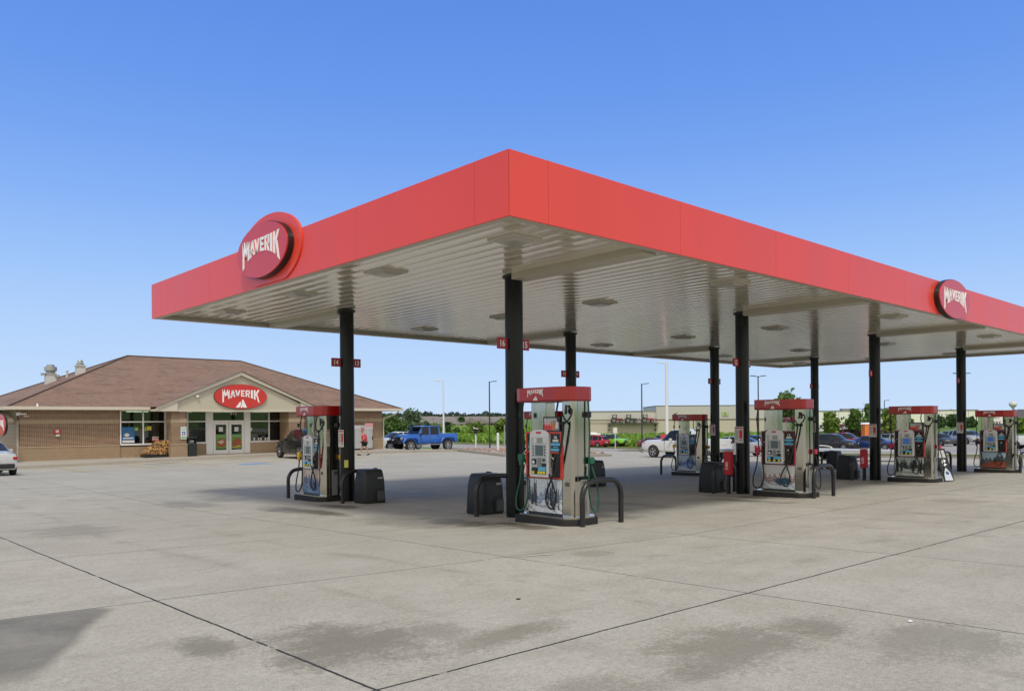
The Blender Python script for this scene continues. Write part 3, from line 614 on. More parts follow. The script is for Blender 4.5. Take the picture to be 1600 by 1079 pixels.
column(1, 0, 'thick black column with number plate 12', '12', '11')
column(3, 1, 'far thin column right of the third pump, with plate 2', '2', '1')
column(2, 0, 'black column with number plate 8', '8', '7')
column(3, 0, 'last black column at the right of the front row', '4', '3')
bpy.context.view_layer.update()

# ---------------------------------------------------------------- fuel pumps
def paint_mural(kind, fr, x0, x1, y0, y1, parent):
    rd = random.Random(kind); nx, ny = 56, 56; b = MB(); cols = []
    rid = [.0]*nx; h = .5
    ks = [(rd.uniform(2, 5), rd.random()*6, .09), (rd.uniform(7, 12), rd.random()*6, .05), (rd.uniform(18, 30), rd.random()*6, .025)]
    for i in range(nx): rid[i] = .62+sum(a*math.sin(f*i/nx+p) for f, p, a in ks)
    trees = [(rd.random(), rd.uniform(.1, .45), rd.uniform(.02, .05)) for _ in range(26)]
    for i in range(nx+1):
        for j in range(ny+1): b.v.append(fr(x0+(x1-x0)*i/nx, y0+(y1-y0)*j/ny, .004))
    pal = {1: ((.55, .62, .68), (.22, .30, .42), (.62, .66, .70), (.02, .03, .05)), 2: ((.55, .47, .40), (.06, .1, .25), (.13, .24, .42), (.02, .04, .12)), 3: ((.6, .6, .6), (.3, .2, .2), (.5, .56, .6), (.03, .08, .12)),
           4: ((.4, .46, .44), (.03, .05, .045), (.45, .5, .47), (.015, .02, .018)), 5: ((.35, .5, .6), (.05, .06, .07), (.25, .08, .05), (.04, .06, .03)), 6: ((.5, .58, .62), (.06, .14, .36), (.55, .6, .62), (.2, .32, .5))}[kind]
    for i in range(nx):
        for j in range(ny):
            X, Y = (i+.5)/nx, (j+.5)/ny; n_ = rd.uniform(.82, 1.18)
            if Y > rid[i]+.08*math.sin(i*.7): c = pal[0]
            elif Y > rid[i]-.28: c = tuple(.5*p+.5*q for p, q in zip(pal[1], pal[0])) if (math.sin(i*.9+j*.6)+math.sin(j*1.1-i*.3)) > .7 else pal[1]
            else: c = pal[2] if math.sin(i*.25+j*.5+math.sin(i*.13)*2) > -.55 else tuple(.6*p+.4*q for p, q in zip(pal[2], pal[3]))
            if kind in (1, 4):
                for tx, tb, tw in trees:
                    if abs(X-tx) < tw*(1-(Y-tb)/.62)*(1+.4*math.sin(j*2.2)) and tb < Y < tb+.6 and (tx < .36 or tx > .55): c = tuple(q*rd.uniform(.6, 2.2) for q in pal[3])
            if kind in (2, 3, 5, 6):
                e = ((X-.62)/.26)**2+((Y-.33)/.16)**2
                if e < 1+.3*math.sin(i*.8+j): c = tuple(q*rd.uniform(.8, 1.5) for q in pal[3])
                if kind == 3 and (X-.55)**2+((Y-.52)*.8)**2 < .006: c = (.5, .42, .38)
                if kind == 5 and Y < .4 and X > .35: c = (.3*n_, .07, .04)
            b.f.append((i*(ny+1)+j, (i+1)*(ny+1)+j, (i+1)*(ny+1)+j+1, i*(ny+1)+j+1)); cols.append(tuple(q*n_ for q in c))
    me = bpy.data.meshes.new('mural'); me.from_pydata([tuple(p) for p in b.v], [], b.f)
    ca = me.color_attributes.new('paint', 'FLOAT_COLOR', 'CORNER'); k = 0
    for c in cols:
        for _ in range(4): ca.data[k].color = (*c, 1); k += 1
    if 'mural_print' not in _mc:
        m_ = bpy.data.materials.new('mural_print'); m_.use_nodes = True; a = m_.node_tree.nodes.new('ShaderNodeAttribute'); a.attribute_name = 'paint'
        bs = m_.node_tree.nodes['Principled BSDF']; m_.node_tree.links.new(a.outputs['Color'], bs.inputs['Base Color']); bs.inputs['Roughness'].default_value = .25; bs.inputs['Coat Weight'].default_value = .3; _mc['mural_print'] = m_
    me.materials.append(_mc['mural_print']); o = bpy.data.objects.new('mural', me); COL.objects.link(o); o.parent = parent; return o

def pump(i, j, label, kind, number, trim, noz, hose, topper=True, leftp=None, four=False, text_=True):
    cu_, cv = COLU[i]-.215, (2.08, 10.4)[j]; p = empty('fuel_pump', (cu_, cv, Z(cu_, cv)), label, 'fuel pump', group='fuel pumps under the canopy')
    m = MB(); m.prism([(-.78, -.42), (-.66, -.5), (.55, -.5), (.74, -.3), (.74, .3), (.55, .5), (-.66, .5), (-.78, .42)], frame((0, 0, 0), (0, -1, 0), (1, 0, 0)), -.13, .05); m.v = [(x, y, -z if False else z) for x, y, z in m.v]
    m = MB(); P = [(-.76, -.36), (-.66, -.43), (.50, -.43), (.67, -.26), (.67, .26), (.50, .43), (-.66, .43), (-.76, .36)]
    fr0 = lambda s, x, z: Vector((x, -s, z))
    m.prism(P, fr0, -.05, .125); m.build('base', mat('island_base_black', (.016, .016, .015), .7, var=.5, scale=9, bump=.5, bscale=30), p, bevel=.015)
    m = MB(); m.prism([(a*.93, c*.88) for a, c in P], fr0, .12, .155); m.build('base_tray', STEEL, p)
    fr = frame((-.235, 0, 0), (0, -1, 0)); S = lambda a, c, d, e, t0, t1, nm, mt_, par=p, bev=0: MB().prism([(a, d), (c, d), (c, e), (a, e)], fr, t0, t1).build(nm, mt_, par, bevel=bev)
    MB().bb(-.205, .205, -.31, .56, .15, 1.6).build('cabinet', BLACK, p)
    m = MB(); m.prism([(.31, -.235), (.51, -.235), (.55, -.18), (.55, .18), (.51, .235), (.31, .235)], fr0, .15, 2.16); pyl = m.build('steel_pylon', STEEL, p, smooth=30)
    m = MB(); m.bb(-.11, -.105, -.553, -.549, .16, 2.15); m.bb(-.04, .12, -.554, -.5505, .16, .78); m.build('door_seam', GREYD, pyl)
    MB().bb(.02, .12, -.56, -.55, .66, .75).build('label_plate', mat('dark_label', (.09, .085, .07), .5), pyl); MB().bb(-.238, -.233, -.47, -.37, .67, .74).build('label_plate', mat('dark_label'), pyl)
    m = MB(); m.bb(-.235, .235, .54, .6, .15, 1.6); m.bb(-.12, .12, .2, .57, 1.602, 2.16); m.build('steel_pylon', STEEL, p, bevel=.012)
    m = MB(); m.bb(-.125, -.12, .24, .275, 1.72, 1.9); m.build('warning_strip', PAPER, p)
    paint_mural(kind, fr, -.53, .30, .19, .775, p)
    S(-.54, .31, .15, .188, -.01, .0, 'kick_plate', BLACK)
    TR = mat('trim_'+trim, {'red': (.6, .06, .03), 'grey': (.3, .33, .35), 'dark_red': (.16, .012, .018)}[trim], .4)
    m = MB()
    for q in ((-.565, .305, 1.565, 1.6), (-.565, .305, .785, .805), (-.565, -.54, .805, 1.565), (.275, .305, .805, 1.565), (-.54, -.43, 1.225, 1.25), (.04, .275, 1.225, 1.25)): m.prism([(q[0], q[2]), (q[1], q[2]), (q[1], q[3]), (q[0], q[3])], fr, -.01, .022)
    m.build('face_frame', TR, p)
    S(.305, .325, .8, 1.35, -.005, .018, 'side_sticker', mat('red_side_sticker', (.6, .06, .06), .4))
    S(-.54, -.43, 1.252, 1.565, .0, .006, 'brand_panel', BLACK); q = S(-.54, -.43, 1.255, 1.41, .006, .011, 'grade_panel', GREENP if trim == 'red' or kind == 5 else BLACK)
    text('print', 'Diesel', PAPER, q, frame(fr(-.485, 1.33, .011), (0, -1, 0)), .022, .01, t=.001)
    # terminal with arched top
    tp = [(-.455, .83), (-.43, .805), (.01, .805), (.035, .83), (.02, 1.55)]+[(-.21+.225*math.cos(R(t)), 1.565+.075*math.sin(R(t))) for t in range(15, 166, 15)]+[(-.44, 1.55)]
    frt = lambda x, y, t_=0: fr(x, y, t_-.055)
    tm = MB().prism(tp, frt, -.02, .11).build('card_terminal', GREYP, p, bevel=.012)
    A = lambda a, c, d, e, nm, mt_, t0=.108, t1=.114, r=0: MB().prism(rrect(a, c, d, e, r) if r else [(a, d), (c, d), (c, e), (a, e)], frt, t0, t1).build(nm, mt_, tm)
    A(-.405, -.015, .845, 1.50, 'inner_panel', GREYD if False else mat('bezel_inner', (.50, .53, .54), .4), .106, .112)
    A(-.27, -.15, 1.565, 1.60, 'badge', mat('badge_red', (.6, .03, .05), .4), .108, .115, .012)
    A(-.33, -.27, 1.40, 1.49, 'printer_slot', PAPER, .111, .117); A(-.24, -.12, 1.40, 1.49, 'price_display', mat('lcd_grey', (.3, .33, .28), .3), .111, .117); A(-.09, -.03, 1.40, 1.49, 'price_display', GREYP, .111, .117)
    A(-.29, -.10, 1.18, 1.36, 'screen', SCREENB if kind in (5, 4) else SCREEN, .111, .118)
    m = MB()
    for k in range(4):
        for x in (-.345, -.06): m.prism(circ(x, 1.19+k*.05, .013, .013, 8), frt, .111, .121)
    m.build('soft_keys', BLACK, tm)
    m = MB(); m.prism([(-.36, 1.03), (-.27, 1.03), (-.27, 1.12), (-.36, 1.12)], frt, .111, .135); m.build('card_reader', BLACK, tm); A(-.345, -.295, 1.045, 1.09, 'reader_light', WHITE, .135, .138)
    A(-.235, -.15, .99, 1.14, 'keypad', GREYD, .111, .125); A(-.12, -.05, 1.08, 1.13, 'receipt_slot', mat('slot_green', (.04, .1, .08), .4), .111, .12); A(-.13, -.03, .99, 1.05, 'coupon_slot', BLACK, .111, .122)
    A(-.385, -.035, .855, .975, 'grade_backing', BLACK, .111, .116)
    bx = (-.34, -.20, -.135, -.07) if four else (-.33, -.20, -.075)
    A(-.22, -.04, .915, .985, 'grade_sticker', LBLUE, .116, .119); 
    if not four: A(-.37, -.3, .915, .985, 'grade_sticker', LBLUE, .116, .119)
    for x in bx:
        c_ = MB().prism(circ(x, .885, .028, .028, 16), frt, .116, .128).build('grade_button', YEL, tm)
    # right hand column of stickers and nozzle boot
    S(.05, .272, 1.252, 1.562, .0, .01, 'number_panel', BLACK)
    text('number', str(number), WHITE, p, frame(fr(.16, 1.505, .01), (0, -1, 0)), .06, .015, t=.002); S(.09, .23, 1.425, 1.465, .01, .012, 'small_print', PAPER)
    S(.045, .272, 1.36, 1.405, .01, .014, 'blue_sticker', LBLUE); S(.045, .272, 1.265, 1.31, .01, .014, 'blue_sticker', LBLUE); S(.1, .22, 1.327, 1.342, .01, .013, 'small_print', LBLUE)
    if trim == 'red' or kind == 3: pass
    nb = MB(); nb.tube([fr(.17, .92, .05), fr(.165, 1.02, .09), fr(.15, 1.1, .07), fr(.15, 1.16, .02)], .028, 8); nb.tube([fr(.19, 1.08, .1), fr(.2, 1.0, .13), fr(.18, .93, .1)], .01, 6); nb.build('nozzle', BLACK, p, smooth=60)
    m = MB(); m.tube([fr(.14, 1.12, .09), fr(.17, 1.16, .12), fr(.2, 1.13, .1)], .012, 6); m.build('nozzle_tip', STEEL, p)
    if topper:
        q = S(-.12, .285, 1.605, 1.86, -.06, .03, 'topper_frame', BLACK); 
        S(-.095, .265, 1.625, 1.84, .03, .033, 'topper_poster', mat('poster_grey_blue', (.28, .3, .33), .35), q)
        m = MB(); m.prism([(-.09, 1.63), (.12, 1.63), (.12, 1.70), (-.09, 1.70)], fr, .033, .036); m.prism([(-.09, 1.70), (.08, 1.70), (.08, 1.745), (-.09, 1.745)], fr, .033, .0355); m.build('poster_red', mat('poster_red', (.62, .05, .05), .4), q)
        m = MB(); m.prism([(.1, 1.64), (.17, 1.64), (.175, 1.73), (.15, 1.79), (.11, 1.74)], fr, .033, .0365); m.build('poster_orange', mat('poster_orange', (.6, .2, .04), .4), q)
        m = MB(); m.prism(circ(-.06, 1.81, .018, .02, 10), fr, .033, .037)
        for k in range(3): m.prism(circ(-.05+.055*k, 1.72, .015, .013, 8), fr, .036, .038)
        for k, (a, c) in enumerate(((-.03, .23), (-.09, .07), (-.09, .06))): m.prism([(a, 1.802-.03*k), (c, 1.802-.03*k), (c, 1.815-.03*k), (a, 1.815-.03*k)], fr, .033, .037)
        m.prism([(.18, 1.66), (.25, 1.66), (.25, 1.76), (.2, 1.78)], fr, .033, .036); m.build('poster_print', PAPER, q)
    # valance
    V = [(-.75, -.18), (-.71, -.34), (-.6, -.375), (.26, -.375), (.53, -.27), (.57, -.18), (.57, .18), (.53, .27), (.26, .375), (-.6, .375), (-.71, .34), (-.75, .18)]
    m = MB(); m.prism(V, fr0, 2.14, 2.37); va = m.build('valance', VRED, p, bevel=.01)
    MB().prism([(a*.985, c*.98) for a, c in V], fr0, 2.12, 2.14).build('valance_lip', mat('valance_underside', (.2, .02, .02), .5), va)
    f3 = frame(fr(-.2, 2.335, .14), (0, -1, 0)); wordmark('lettering', WHITE, va, f3, .40, 1.0, .004); mountains('mountain_logo', WHITE, va, frame(fr(-.2, 2.18, .14), (0, -1, 0)), .11, .004)
    # hoses
    HM = {'black': RUB, 'green': GREENH}[hose]; NM = {'green': mat('nozzle_green', (.008, .13, .065), .4), 'yellow': mat('nozzle_yellow', (.85, .52, .02), .4), 'red': mat('nozzle_red', (.5, .02, .06), .4), 'black': BLACK}[noz]
    m = MB(); m.tube([fr(-.70, 2.12, -.05), fr(-.71, 1.9, -.02), fr(-.70, 1.6, -.04), fr(-.69, 1.3, -.05), fr(-.66, 1.12, .02)], .015); m.build('hose', RUB, p, smooth=60)
    m = MB(); m.tube([fr(-.66, 1.02, .04), fr(-.68, .75, .06), fr(-.76, .45, .08), fr(-.74, .24, .1), fr(-.60, .2, .1), fr(-.5, .36, .07), fr(-.5, .62, .05), fr(-.54, .82, .03)], .017); m.build('hose', HM, p, smooth=60)
    m = MB(); m.tube([fr(-.60, 1.17, .03), fr(-.66, 1.15, .05), fr(-.68, 1.06, .05), fr(-.67, 1.0, .05)], .032, 8); m.prism(rrect(-.72, -.60, 1.07, 1.2, .03), fr, .01, .08); m.build('nozzle', NM, p, smooth=40)
    m = MB(); m.tube([fr(-.63, 1.19, .05), fr(-.58, 1.24, .04), fr(-.56, 1.28, .02)], .011, 6); m.build('nozzle_tip', STEEL, p)
    m = MB(); m.tube([fr(.24, 2.12, .02), fr(.24, 1.95, .06), fr(.3, 1.8, .09), fr(.42, 1.74, .09), fr(.54, 1.82, .07), fr(.58, 1.94, .04), fr(.52, 2.0, .03), fr(.48, 1.93, .03)], .016); m.tube([fr(.42, 1.74, .08), fr(.38, 1.5, .07), fr(.28, 1.1, .08), fr(.2, .82, .09)], .02)
    m.tube([fr(.2, .88, .1), fr(.02, .62, .07), fr(-.04, .42, .06), fr(.04, .28, .05), fr(.14, .3, .05), fr(.2, .48, .06), fr(.16, .68, .08), fr(.1, .88, .12)], .016); m.build('hose', RUB, p, smooth=60)
    MB().tube([fr(.44, 2.05, .03), fr(.45, 1.98, .05), fr(.44, 1.9, .05)], .022, 8).build('breakaway', BLACK, p); MB().tube([fr(.38, 1.74, .09), fr(.45, 1.75, .09)], .03, 8).build('swivel', BLACK, p)
    m = MB(); m.tube([Vector((.12, -.59, 2.12)), Vector((.13, -.61, 1.6)), Vector((.12, -.60, 1.1)), Vector((.11, -.60, .6)), Vector((.14, -.65, .28)), Vector((.2, -.72, .26)), Vector((.23, -.7, .6)), Vector((.17, -.62, 1.0))], .015); m.build('hose', HM, p, smooth=60)
    MB().bb(.08, .16, -.63, -.55, 1.84, 1.94).build('breakaway', BLACK, p, bevel=.01); MB().bb(-.33, -.28, .62, .67, 1.84, 1.94).build('breakaway', BLACK, p, bevel=.01)
    m = MB(); m.box((.17, -.61, 1.1), (.1, .08, .12)); m.build('nozzle', NM, p, bevel=.02)
    # plain service face towards the other lane
    m = MB(); m.bb(.205, .28, -.05, .42, .82, 1.6); m.build('card_terminal', GREYP, p, bevel=.02); m = MB(); m.bb(.205, .217, -.3, .53, .19, .77); m.build('lower_door', mat('rear_door_print', (.25, .3, .34), .3, var=.5, scale=5), p)
    return p
pump(0, 0, 'nearest fuel pump, number 16, red trim, green nozzle and snowy forest panel', 1, 16, 'red', 'green', 'green', four=True)
pump(0, 1, 'fuel pump 14 left of the near column, grey trim and yellow nozzle', 2, 14, 'grey', 'yellow', 'black', topper=False)
pump(1, 1, 'fuel pump almost hidden behind the nearest pump', 4, 10, 'dark_red', 'black', 'black')
pump(2, 1, 'small looking pump with orange nozzles left of the plate 6 column', 6, 6, 'grey', 'yellow', 'black', topper=False)
pump(1, 0, 'fuel pump 12 with dark lake panel, right of the thick plate 12 column', 3, 12, 'dark_red', 'red', 'black', topper=False)
pump(3, 1, 'far fuel pump seen through the gap in pump 12', 5, 2, 'dark_red', 'black', 'black', topper=False)
pump(2, 0, 'fuel pump with black and white night forest panel beside the leaning sign', 4, 8, 'dark_red', 'red', 'black')
pump(3, 0, 'rightmost fuel pump with blue screen and red rock panel', 5, 4, 'dark_red', 'black', 'black')

# guards and bins --------------------------------------------------------------------
def guard_mesh():
    b = MB(); b.tube([(-.5, 0, -.05), (-.5, 0, .3), (-.5, 0, .5), (-.46, 0, .62), (-.36, 0, .72), (-.2, 0, .755), (0, 0, .76), (.2, 0, .755), (.36, 0, .72), (.46, 0, .62), (.5, 0, .5), (.5, 0, .3), (.5, 0, -.05)], .047, 12, 3); return b
GP = mat('chipped_black_guard_paint', (.012, .011, .012), .35, var=.5, scale=14, bump=.2, bscale=25, coat=.2)
g0 = None; GL = {}
names = [['at the right end of the nearest pump', 'left of the near column in front of the bin', 'left of fuel pump 14', 'between column 14 and its bin'],
         ['at the right end of pump 12', 'by the bin at the nearer red dispenser', 'left end of the hidden far pump', 'beside the bin behind the nearest pump'],
         ['beside the leaning sign by the night forest pump', 'by the bin at the farther red dispenser', 'left of the small pump with orange nozzles', 'right of the plate 6 column by its bin'],
         ['at the right edge of the photo past the last pump', 'left of the last column beside its bin', 'left end of the far pump behind pump 12', 'right of the far thin column by its bin']]
for i in range(4):
    for k, gv in enumerate((1.3, 4.03, 11.72, 8.98)):
        loc = (COLU[i]+.03, gv, Z(COLU[i], gv)); lab = 'black bent tube guard rail '+names[i][k]
        if (i, k) == (2, 0): continue
        if g0 is None: g0 = tag(guard_mesh().build('guard_rail', GP, smooth=50, loc=loc), lab, 'guard rail', 'tube guard rails by the pumps')
        else: dup(g0, loc, 0, lab)
def make_bin(loc, rz, label):
    t = empty('service_bin', loc, label, 'bin', rz, 'black service bins beside the columns'); b = MB(); w0, w1, d0, d1, H = .29, .24, .28, .2, .79
    rings = []
    for z, fx, fy in ((0, .95, .95), (.04, 1, 1), (.55, .94, .9), (.70, .88, .8), (.77, .84, .74), (.80, .76, .66)):
        rings.append([(x*w0*fx*1.0, y*d0*fy, z) for x, y in rrect(-1, 1, -1, 1, .22, 3)])
    n = len(rings[0]); P = [p for r_ in rings for p in r_]; F = [(j*n+i, j*n+(i+1) % n, (j+1)*n+(i+1) % n, (j+1)*n+i) for j in range(len(rings)-1) for i in range(n)]+[tuple(range(n-1, -1, -1)), tuple(range((len(rings)-1)*n, len(rings)*n))]
    b.add(P, F); b.build('body', BINBLK, t, smooth=40)
    m = MB(); m.prism(rrect(-.22, -.05, .08, .62, .05), frame((0, -.275, 0), (1, 0, 0), (0, .1, 1)), -.02, .012); m.build('side_panel', BINBLK, t, bevel=.01)
    m = MB(); m.prism(rrect(-.01, .21, .33, .69, .03), frame((0, -.285, 0), (1, 0, 0), (0, .12, 1)), -.03, .02); m.build('paper_slot', mat('slot_black', (.004, .004, .004), .6), t)
    m = MB(); m.box((.12, -.27, .6), (.12, .03, .04)); m.build('towel', mat('towel_grey', (.35, .36, .38), .8), t)
    m = MB(); m.bb(.02, .21, -.34, -.25, .06, .30); m.build('squeegee_bucket', mat('bucket_grey', (.05, .055, .06), .5), t, bevel=.02)
    m = MB(); m.prism(rrect(-.2, .2, .1, .6, .06), frame((-.278, 0, 0), (0, -1, 0), (.07, 0, 1)), -.02, .008); m.build('side_panel', BINBLK, t, bevel=.008)
    m = MB(); m.cyl((.22, .2, .5), (.36, .3, .76), .012, n=6); m.box((.37, .31, .78), (.03, .14, .05)); m.build('squeegee', RUB, t)
    return t
bn = [['dark bin left of the nearest column behind the guard rail', 'dark grey boxy bin right of the plate 14 column'], ['black rounded bin left of the plate 12 column', 'black bin peeking out right of the nearest pump'], ['black rounded bin beside the farther red dispenser box', 'black bin just right of the plate 6 column'], ['black bin behind the leaning sign, left of the last column', 'black bin right of the far thin column']]
b0 = None
for i in range(4):
    for j, bv in enumerate((4.42, 8.66)):
        loc = (COLU[i]+.08, bv, Z(COLU[i], bv)); rz = 0 if j else R(180) if i else R(180)
        if j == 0: rz = 0
        b0 = make_bin(loc, rz, bn[i][j]) if b0 is None else (dup(b0, loc, rz, bn[i][j]) and b0)
# red dispensers with vertical lettering
for u0, vv, lab in ((11.0, 3.95, 'red upright dispenser box on a black post left of the plate 12 column'), (19.05, 3.95, 'red upright dispenser box left of the plate 8 column')):
    t = empty('dispenser_box', (u0, vv-.28, Z(u0, vv)), lab, 'dispenser', group='red dispenser boxes on posts'); zb = .5 if u0 < 15 else .42
    MB().box((0, 0, .25), (.07, .07, .6)).build('post', BLACK, t); bx = MB().box((0, 0, zb+.3), (.17, .2, .6)).build('box', mat('dispenser_red', (.5, .02, .03), .4), t, bevel=.02)
    text('lettering', 'ICED', WHITE, bx, frame((-.087, 0, zb+.24), (0, 0, 1), (0, 1, 0)), .07, .02, t=.002)
    MB().box((0, 0, zb+.63), (.19, .22, .04)).build('lid', mat('lid_tan', (.45, .35, .27), .5), t)
# leaning A-board sign
def aboard():
    u0, vv = 19.62, 1.28; t = empty('a_frame_sign', (u0, vv, Z(u0, vv)), 'narrow black framed A board sign leaning beside the night forest pump', 'sign', -R(24))
    fr = frame((0, 0, 0), (1, 0, 0), (0, .38, 1)); m = MB(); m.prism([(-.2, .02), (.2, .02), (.2, 1.08), (-.2, 1.08)], fr, 0, .02); m.build('front_panel', BLACK, t)
    fb_ = frame((0, .84, 0), (-1, 0, 0), (0, -.38, 1)); m = MB(); m.prism([(-.2, .02), (.2, .02), (.2, 1.08), (-.2, 1.08)], fb_, 0, .02); m.build('back_panel', BLACK, t)
    fl = lambda x, y, t_=0: fr(x, y, .02+t_)
    m = MB(); m.prism([(-.13, .78), (.13, .78), (.13, 1.02), (-.13, 1.02)], fl, 0, .004); q = m.build('white_card', PAPER, t)
    for k, s_ in enumerate(('FREE', 'COFFEE', 'TODAY')): text('lettering', s_, BLACK, q, frame(fl(0, .97-.075*k, .004), (1, 0, 0), (0, .38, 1)), .045, .01, t=.002) if False else None
    m = MB()
    for k in range(3): m.prism([(-.11, .94-.07*k), (.11, .94-.07*k), (.11, .965-.07*k), (-.11, .965-.07*k)], fl, .004, .007)
    m.build('card_print', GREYD, q)
    m = MB(); m.prism([(-.03, .74), (.09, .70), (.06, .64), (-.09, .60), (-.06, .68)], fl, 0, .004); m.prism([(.0, .6), (.1, .56), (-.02, .5), (-.09, .54)], fl, 0, .004); m.build('white_script', WHITE, t)
    m = MB(); m.prism([(-.16, .04), (.16, .04), (.12, .3), (.0, .46), (-.12, .3)], fl, 0, .004); m.build('white_bottle_shape', mat('pale_blue_print', (.6, .66, .75), .4), t)
    m = MB(); m.prism(circ(0, .28, .07, .06, 14), fl, .004, .007); m.build('blue_badge', mat('badge_blue', (.08, .13, .3), .4), t)
aboard()

# ---------------------------------------------------------------- the store
VS, SB, SE = 41.0, -.13, 2.60          # facade plane, base height, eave height
st = empty('store_building', (2.3, VS, SB), 'low brick convenience store with a brown shingled hip roof and front gable', 'store')
def SM(b, nm, m, par=st, **kw):
    b.v = [(x-2.3, y-VS, z-SB) for x, y, z in b.v]; return b.build(nm, m, par, **kw)
def wallbox(x0, x1, y0, y1, segs):
    for (z0_, z1_, mt_, nm, pr) in segs: SM(MB().bb(x0-pr, x1+pr, y0-pr, y1+pr, z0_, z1_), nm, mt_)
SEG = [(-1.5, .56, BLOCK, 'block_base', .04), (.56, .62, BEIGE, 'sill_band', .06), (.62, 1.83, BRICK, 'brick_wall', 0), (1.83, 2.07, BEIGE, 'stone_band', .02), (2.07, SE+.1, BRICK, 'brick_wall', 0)]
wallbox(2.3, 7.2, 41, 57, SEG); wallbox(18.05, 25.0, 41, 57, SEG)
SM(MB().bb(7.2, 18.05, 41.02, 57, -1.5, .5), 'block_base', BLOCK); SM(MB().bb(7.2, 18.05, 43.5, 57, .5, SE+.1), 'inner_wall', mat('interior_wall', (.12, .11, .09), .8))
SM(MB().bb(7.2, 18.05, 41.1, 57, SE+.02, SE+.1), 'soffit_board', TRIM)
wallbox(9.62, 10.49, 39.6, 40.4, SEG); wallbox(17.0, 18.05, 39.6, 40.9, SEG)
# window frames
ri = random.Random(21); GOODS = [mat('goods_%d' % k, c, .6) for k, c in enumerate(((.5, .4, .05), (.1, .35, .08), (.45, .08, .05), (.5, .5, .45), (.06, .12, .3), (.3, .15, .05)))]
gb = [MB() for _ in GOODS]; sh_ = MB()
for (a_, c_) in ((7.4, 9.0), (10.0, 11.9), (15.1, 16.5), (16.9, 17.9)):
    yy = ri.uniform(42.0, 42.8); sh_.bb(a_, c_, yy, yy+.5, -.1, .2)
    for lv in (.55, .9, 1.25): sh_.bb(a_, c_, yy, yy+.4, lv, lv+.03)
    for lv in (.58, .93, 1.28):
        x = a_
        while x < c_-.1:
            wd = ri.uniform(.06, .2); ri.choice(gb).bb(x, x+wd*.9, yy-.02, yy+.1, lv, lv+ri.uniform(.12, .28)); x += wd
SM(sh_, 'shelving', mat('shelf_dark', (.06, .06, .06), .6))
for b_, m_ in zip(gb, GOODS): SM(b_, 'shelf_goods', m_)
SM(MB().bb(7.2, 18.05, 41.1, 43.5, -.2, -.12), 'interior_floor', mat('tile_floor', (.25, .23, .2), .4))
for x in (8.0, 10.6, 13.2, 15.8): SM(MB().bb(x, x+1.2, 42.2, 42.35, 2.5, 2.56), 'ceiling_lamp', mat('ceiling_lamp_lit', (.8, .8, .75), .5, emit=(1.6, 1.6, 1.4)))
def window(x0, x1, z0_, z1_, cols, label=None, trans=1.92, depth=0):
    y = 41.0+depth; m = MB(); fwid = .07
    m.bb(x0, x1, y-.03, y+.06, z0_-.05, z0_+.04); m.bb(x0, x1, y-.03, y+.06, z1_-.05, z1_)
    for i in range(cols+1):
        x = x0+(x1-x0)*i/cols; m.bb(x-fwid/2, x+fwid/2, y-.03, y+.06, z0_+.04, z1_-.05)
    if trans:
        for i in range(cols): a = x0+(x1-x0)*i/cols+fwid/2; c = x0+(x1-x0)*(i+1)/cols-fwid/2; m.bb(a, c, y-.025, y+.05, trans-.035, trans+.035)
    w_ = SM(m, 'window', ALU)
    g = SM(MB().bb(x0+.02, x1-.02, y+.02, y+.035, z0_, z1_-.02), 'pane', WGL, w_); return w_
window(7.28, 9.75, .62, 2.6, 2); window(9.95, 12.2, .62, 2.6, 2); window(15.0, 17.6, .62, 2.6, 2)
SM(MB().bb(9.75, 9.95, 40.96, 41.12, .5, 2.6), 'jamb', ALU); SM(MB().bb(12.2, 12.62, 40.96, 41.12, -.1, 2.6), 'jamb', ALU); SM(MB().bb(14.62, 15.0, 40.96, 41.12, -.1, 2.6), 'jamb', ALU); SM(MB().bb(17.6, 18.0, 40.96, 41.12, .5, 2.6), 'jamb', ALU)
SM(MB().bb(9.95, 12.2, 41, 41.1, -.2, .58), 'block_base', BLOCK); SM(MB().bb(15.0, 17.6, 41, 41.1, -.2, .58), 'block_base', BEIGE)
SM(MB().bb(12.62, 14.62, 41.02, 41.035, 1.95, 2.55), 'transom_pane', WGL); SM(MB().bb(12.62, 14.62, 40.97, 41.08, 1.86, 1.98), 'door_header', ALU)
text('address_number', '610', mat('address_white', (.6, .6, .6), .5), st, frame((13.95-2.3, 41.02-VS, 2.42-SB), (1, 0, 0)), .2, .01)
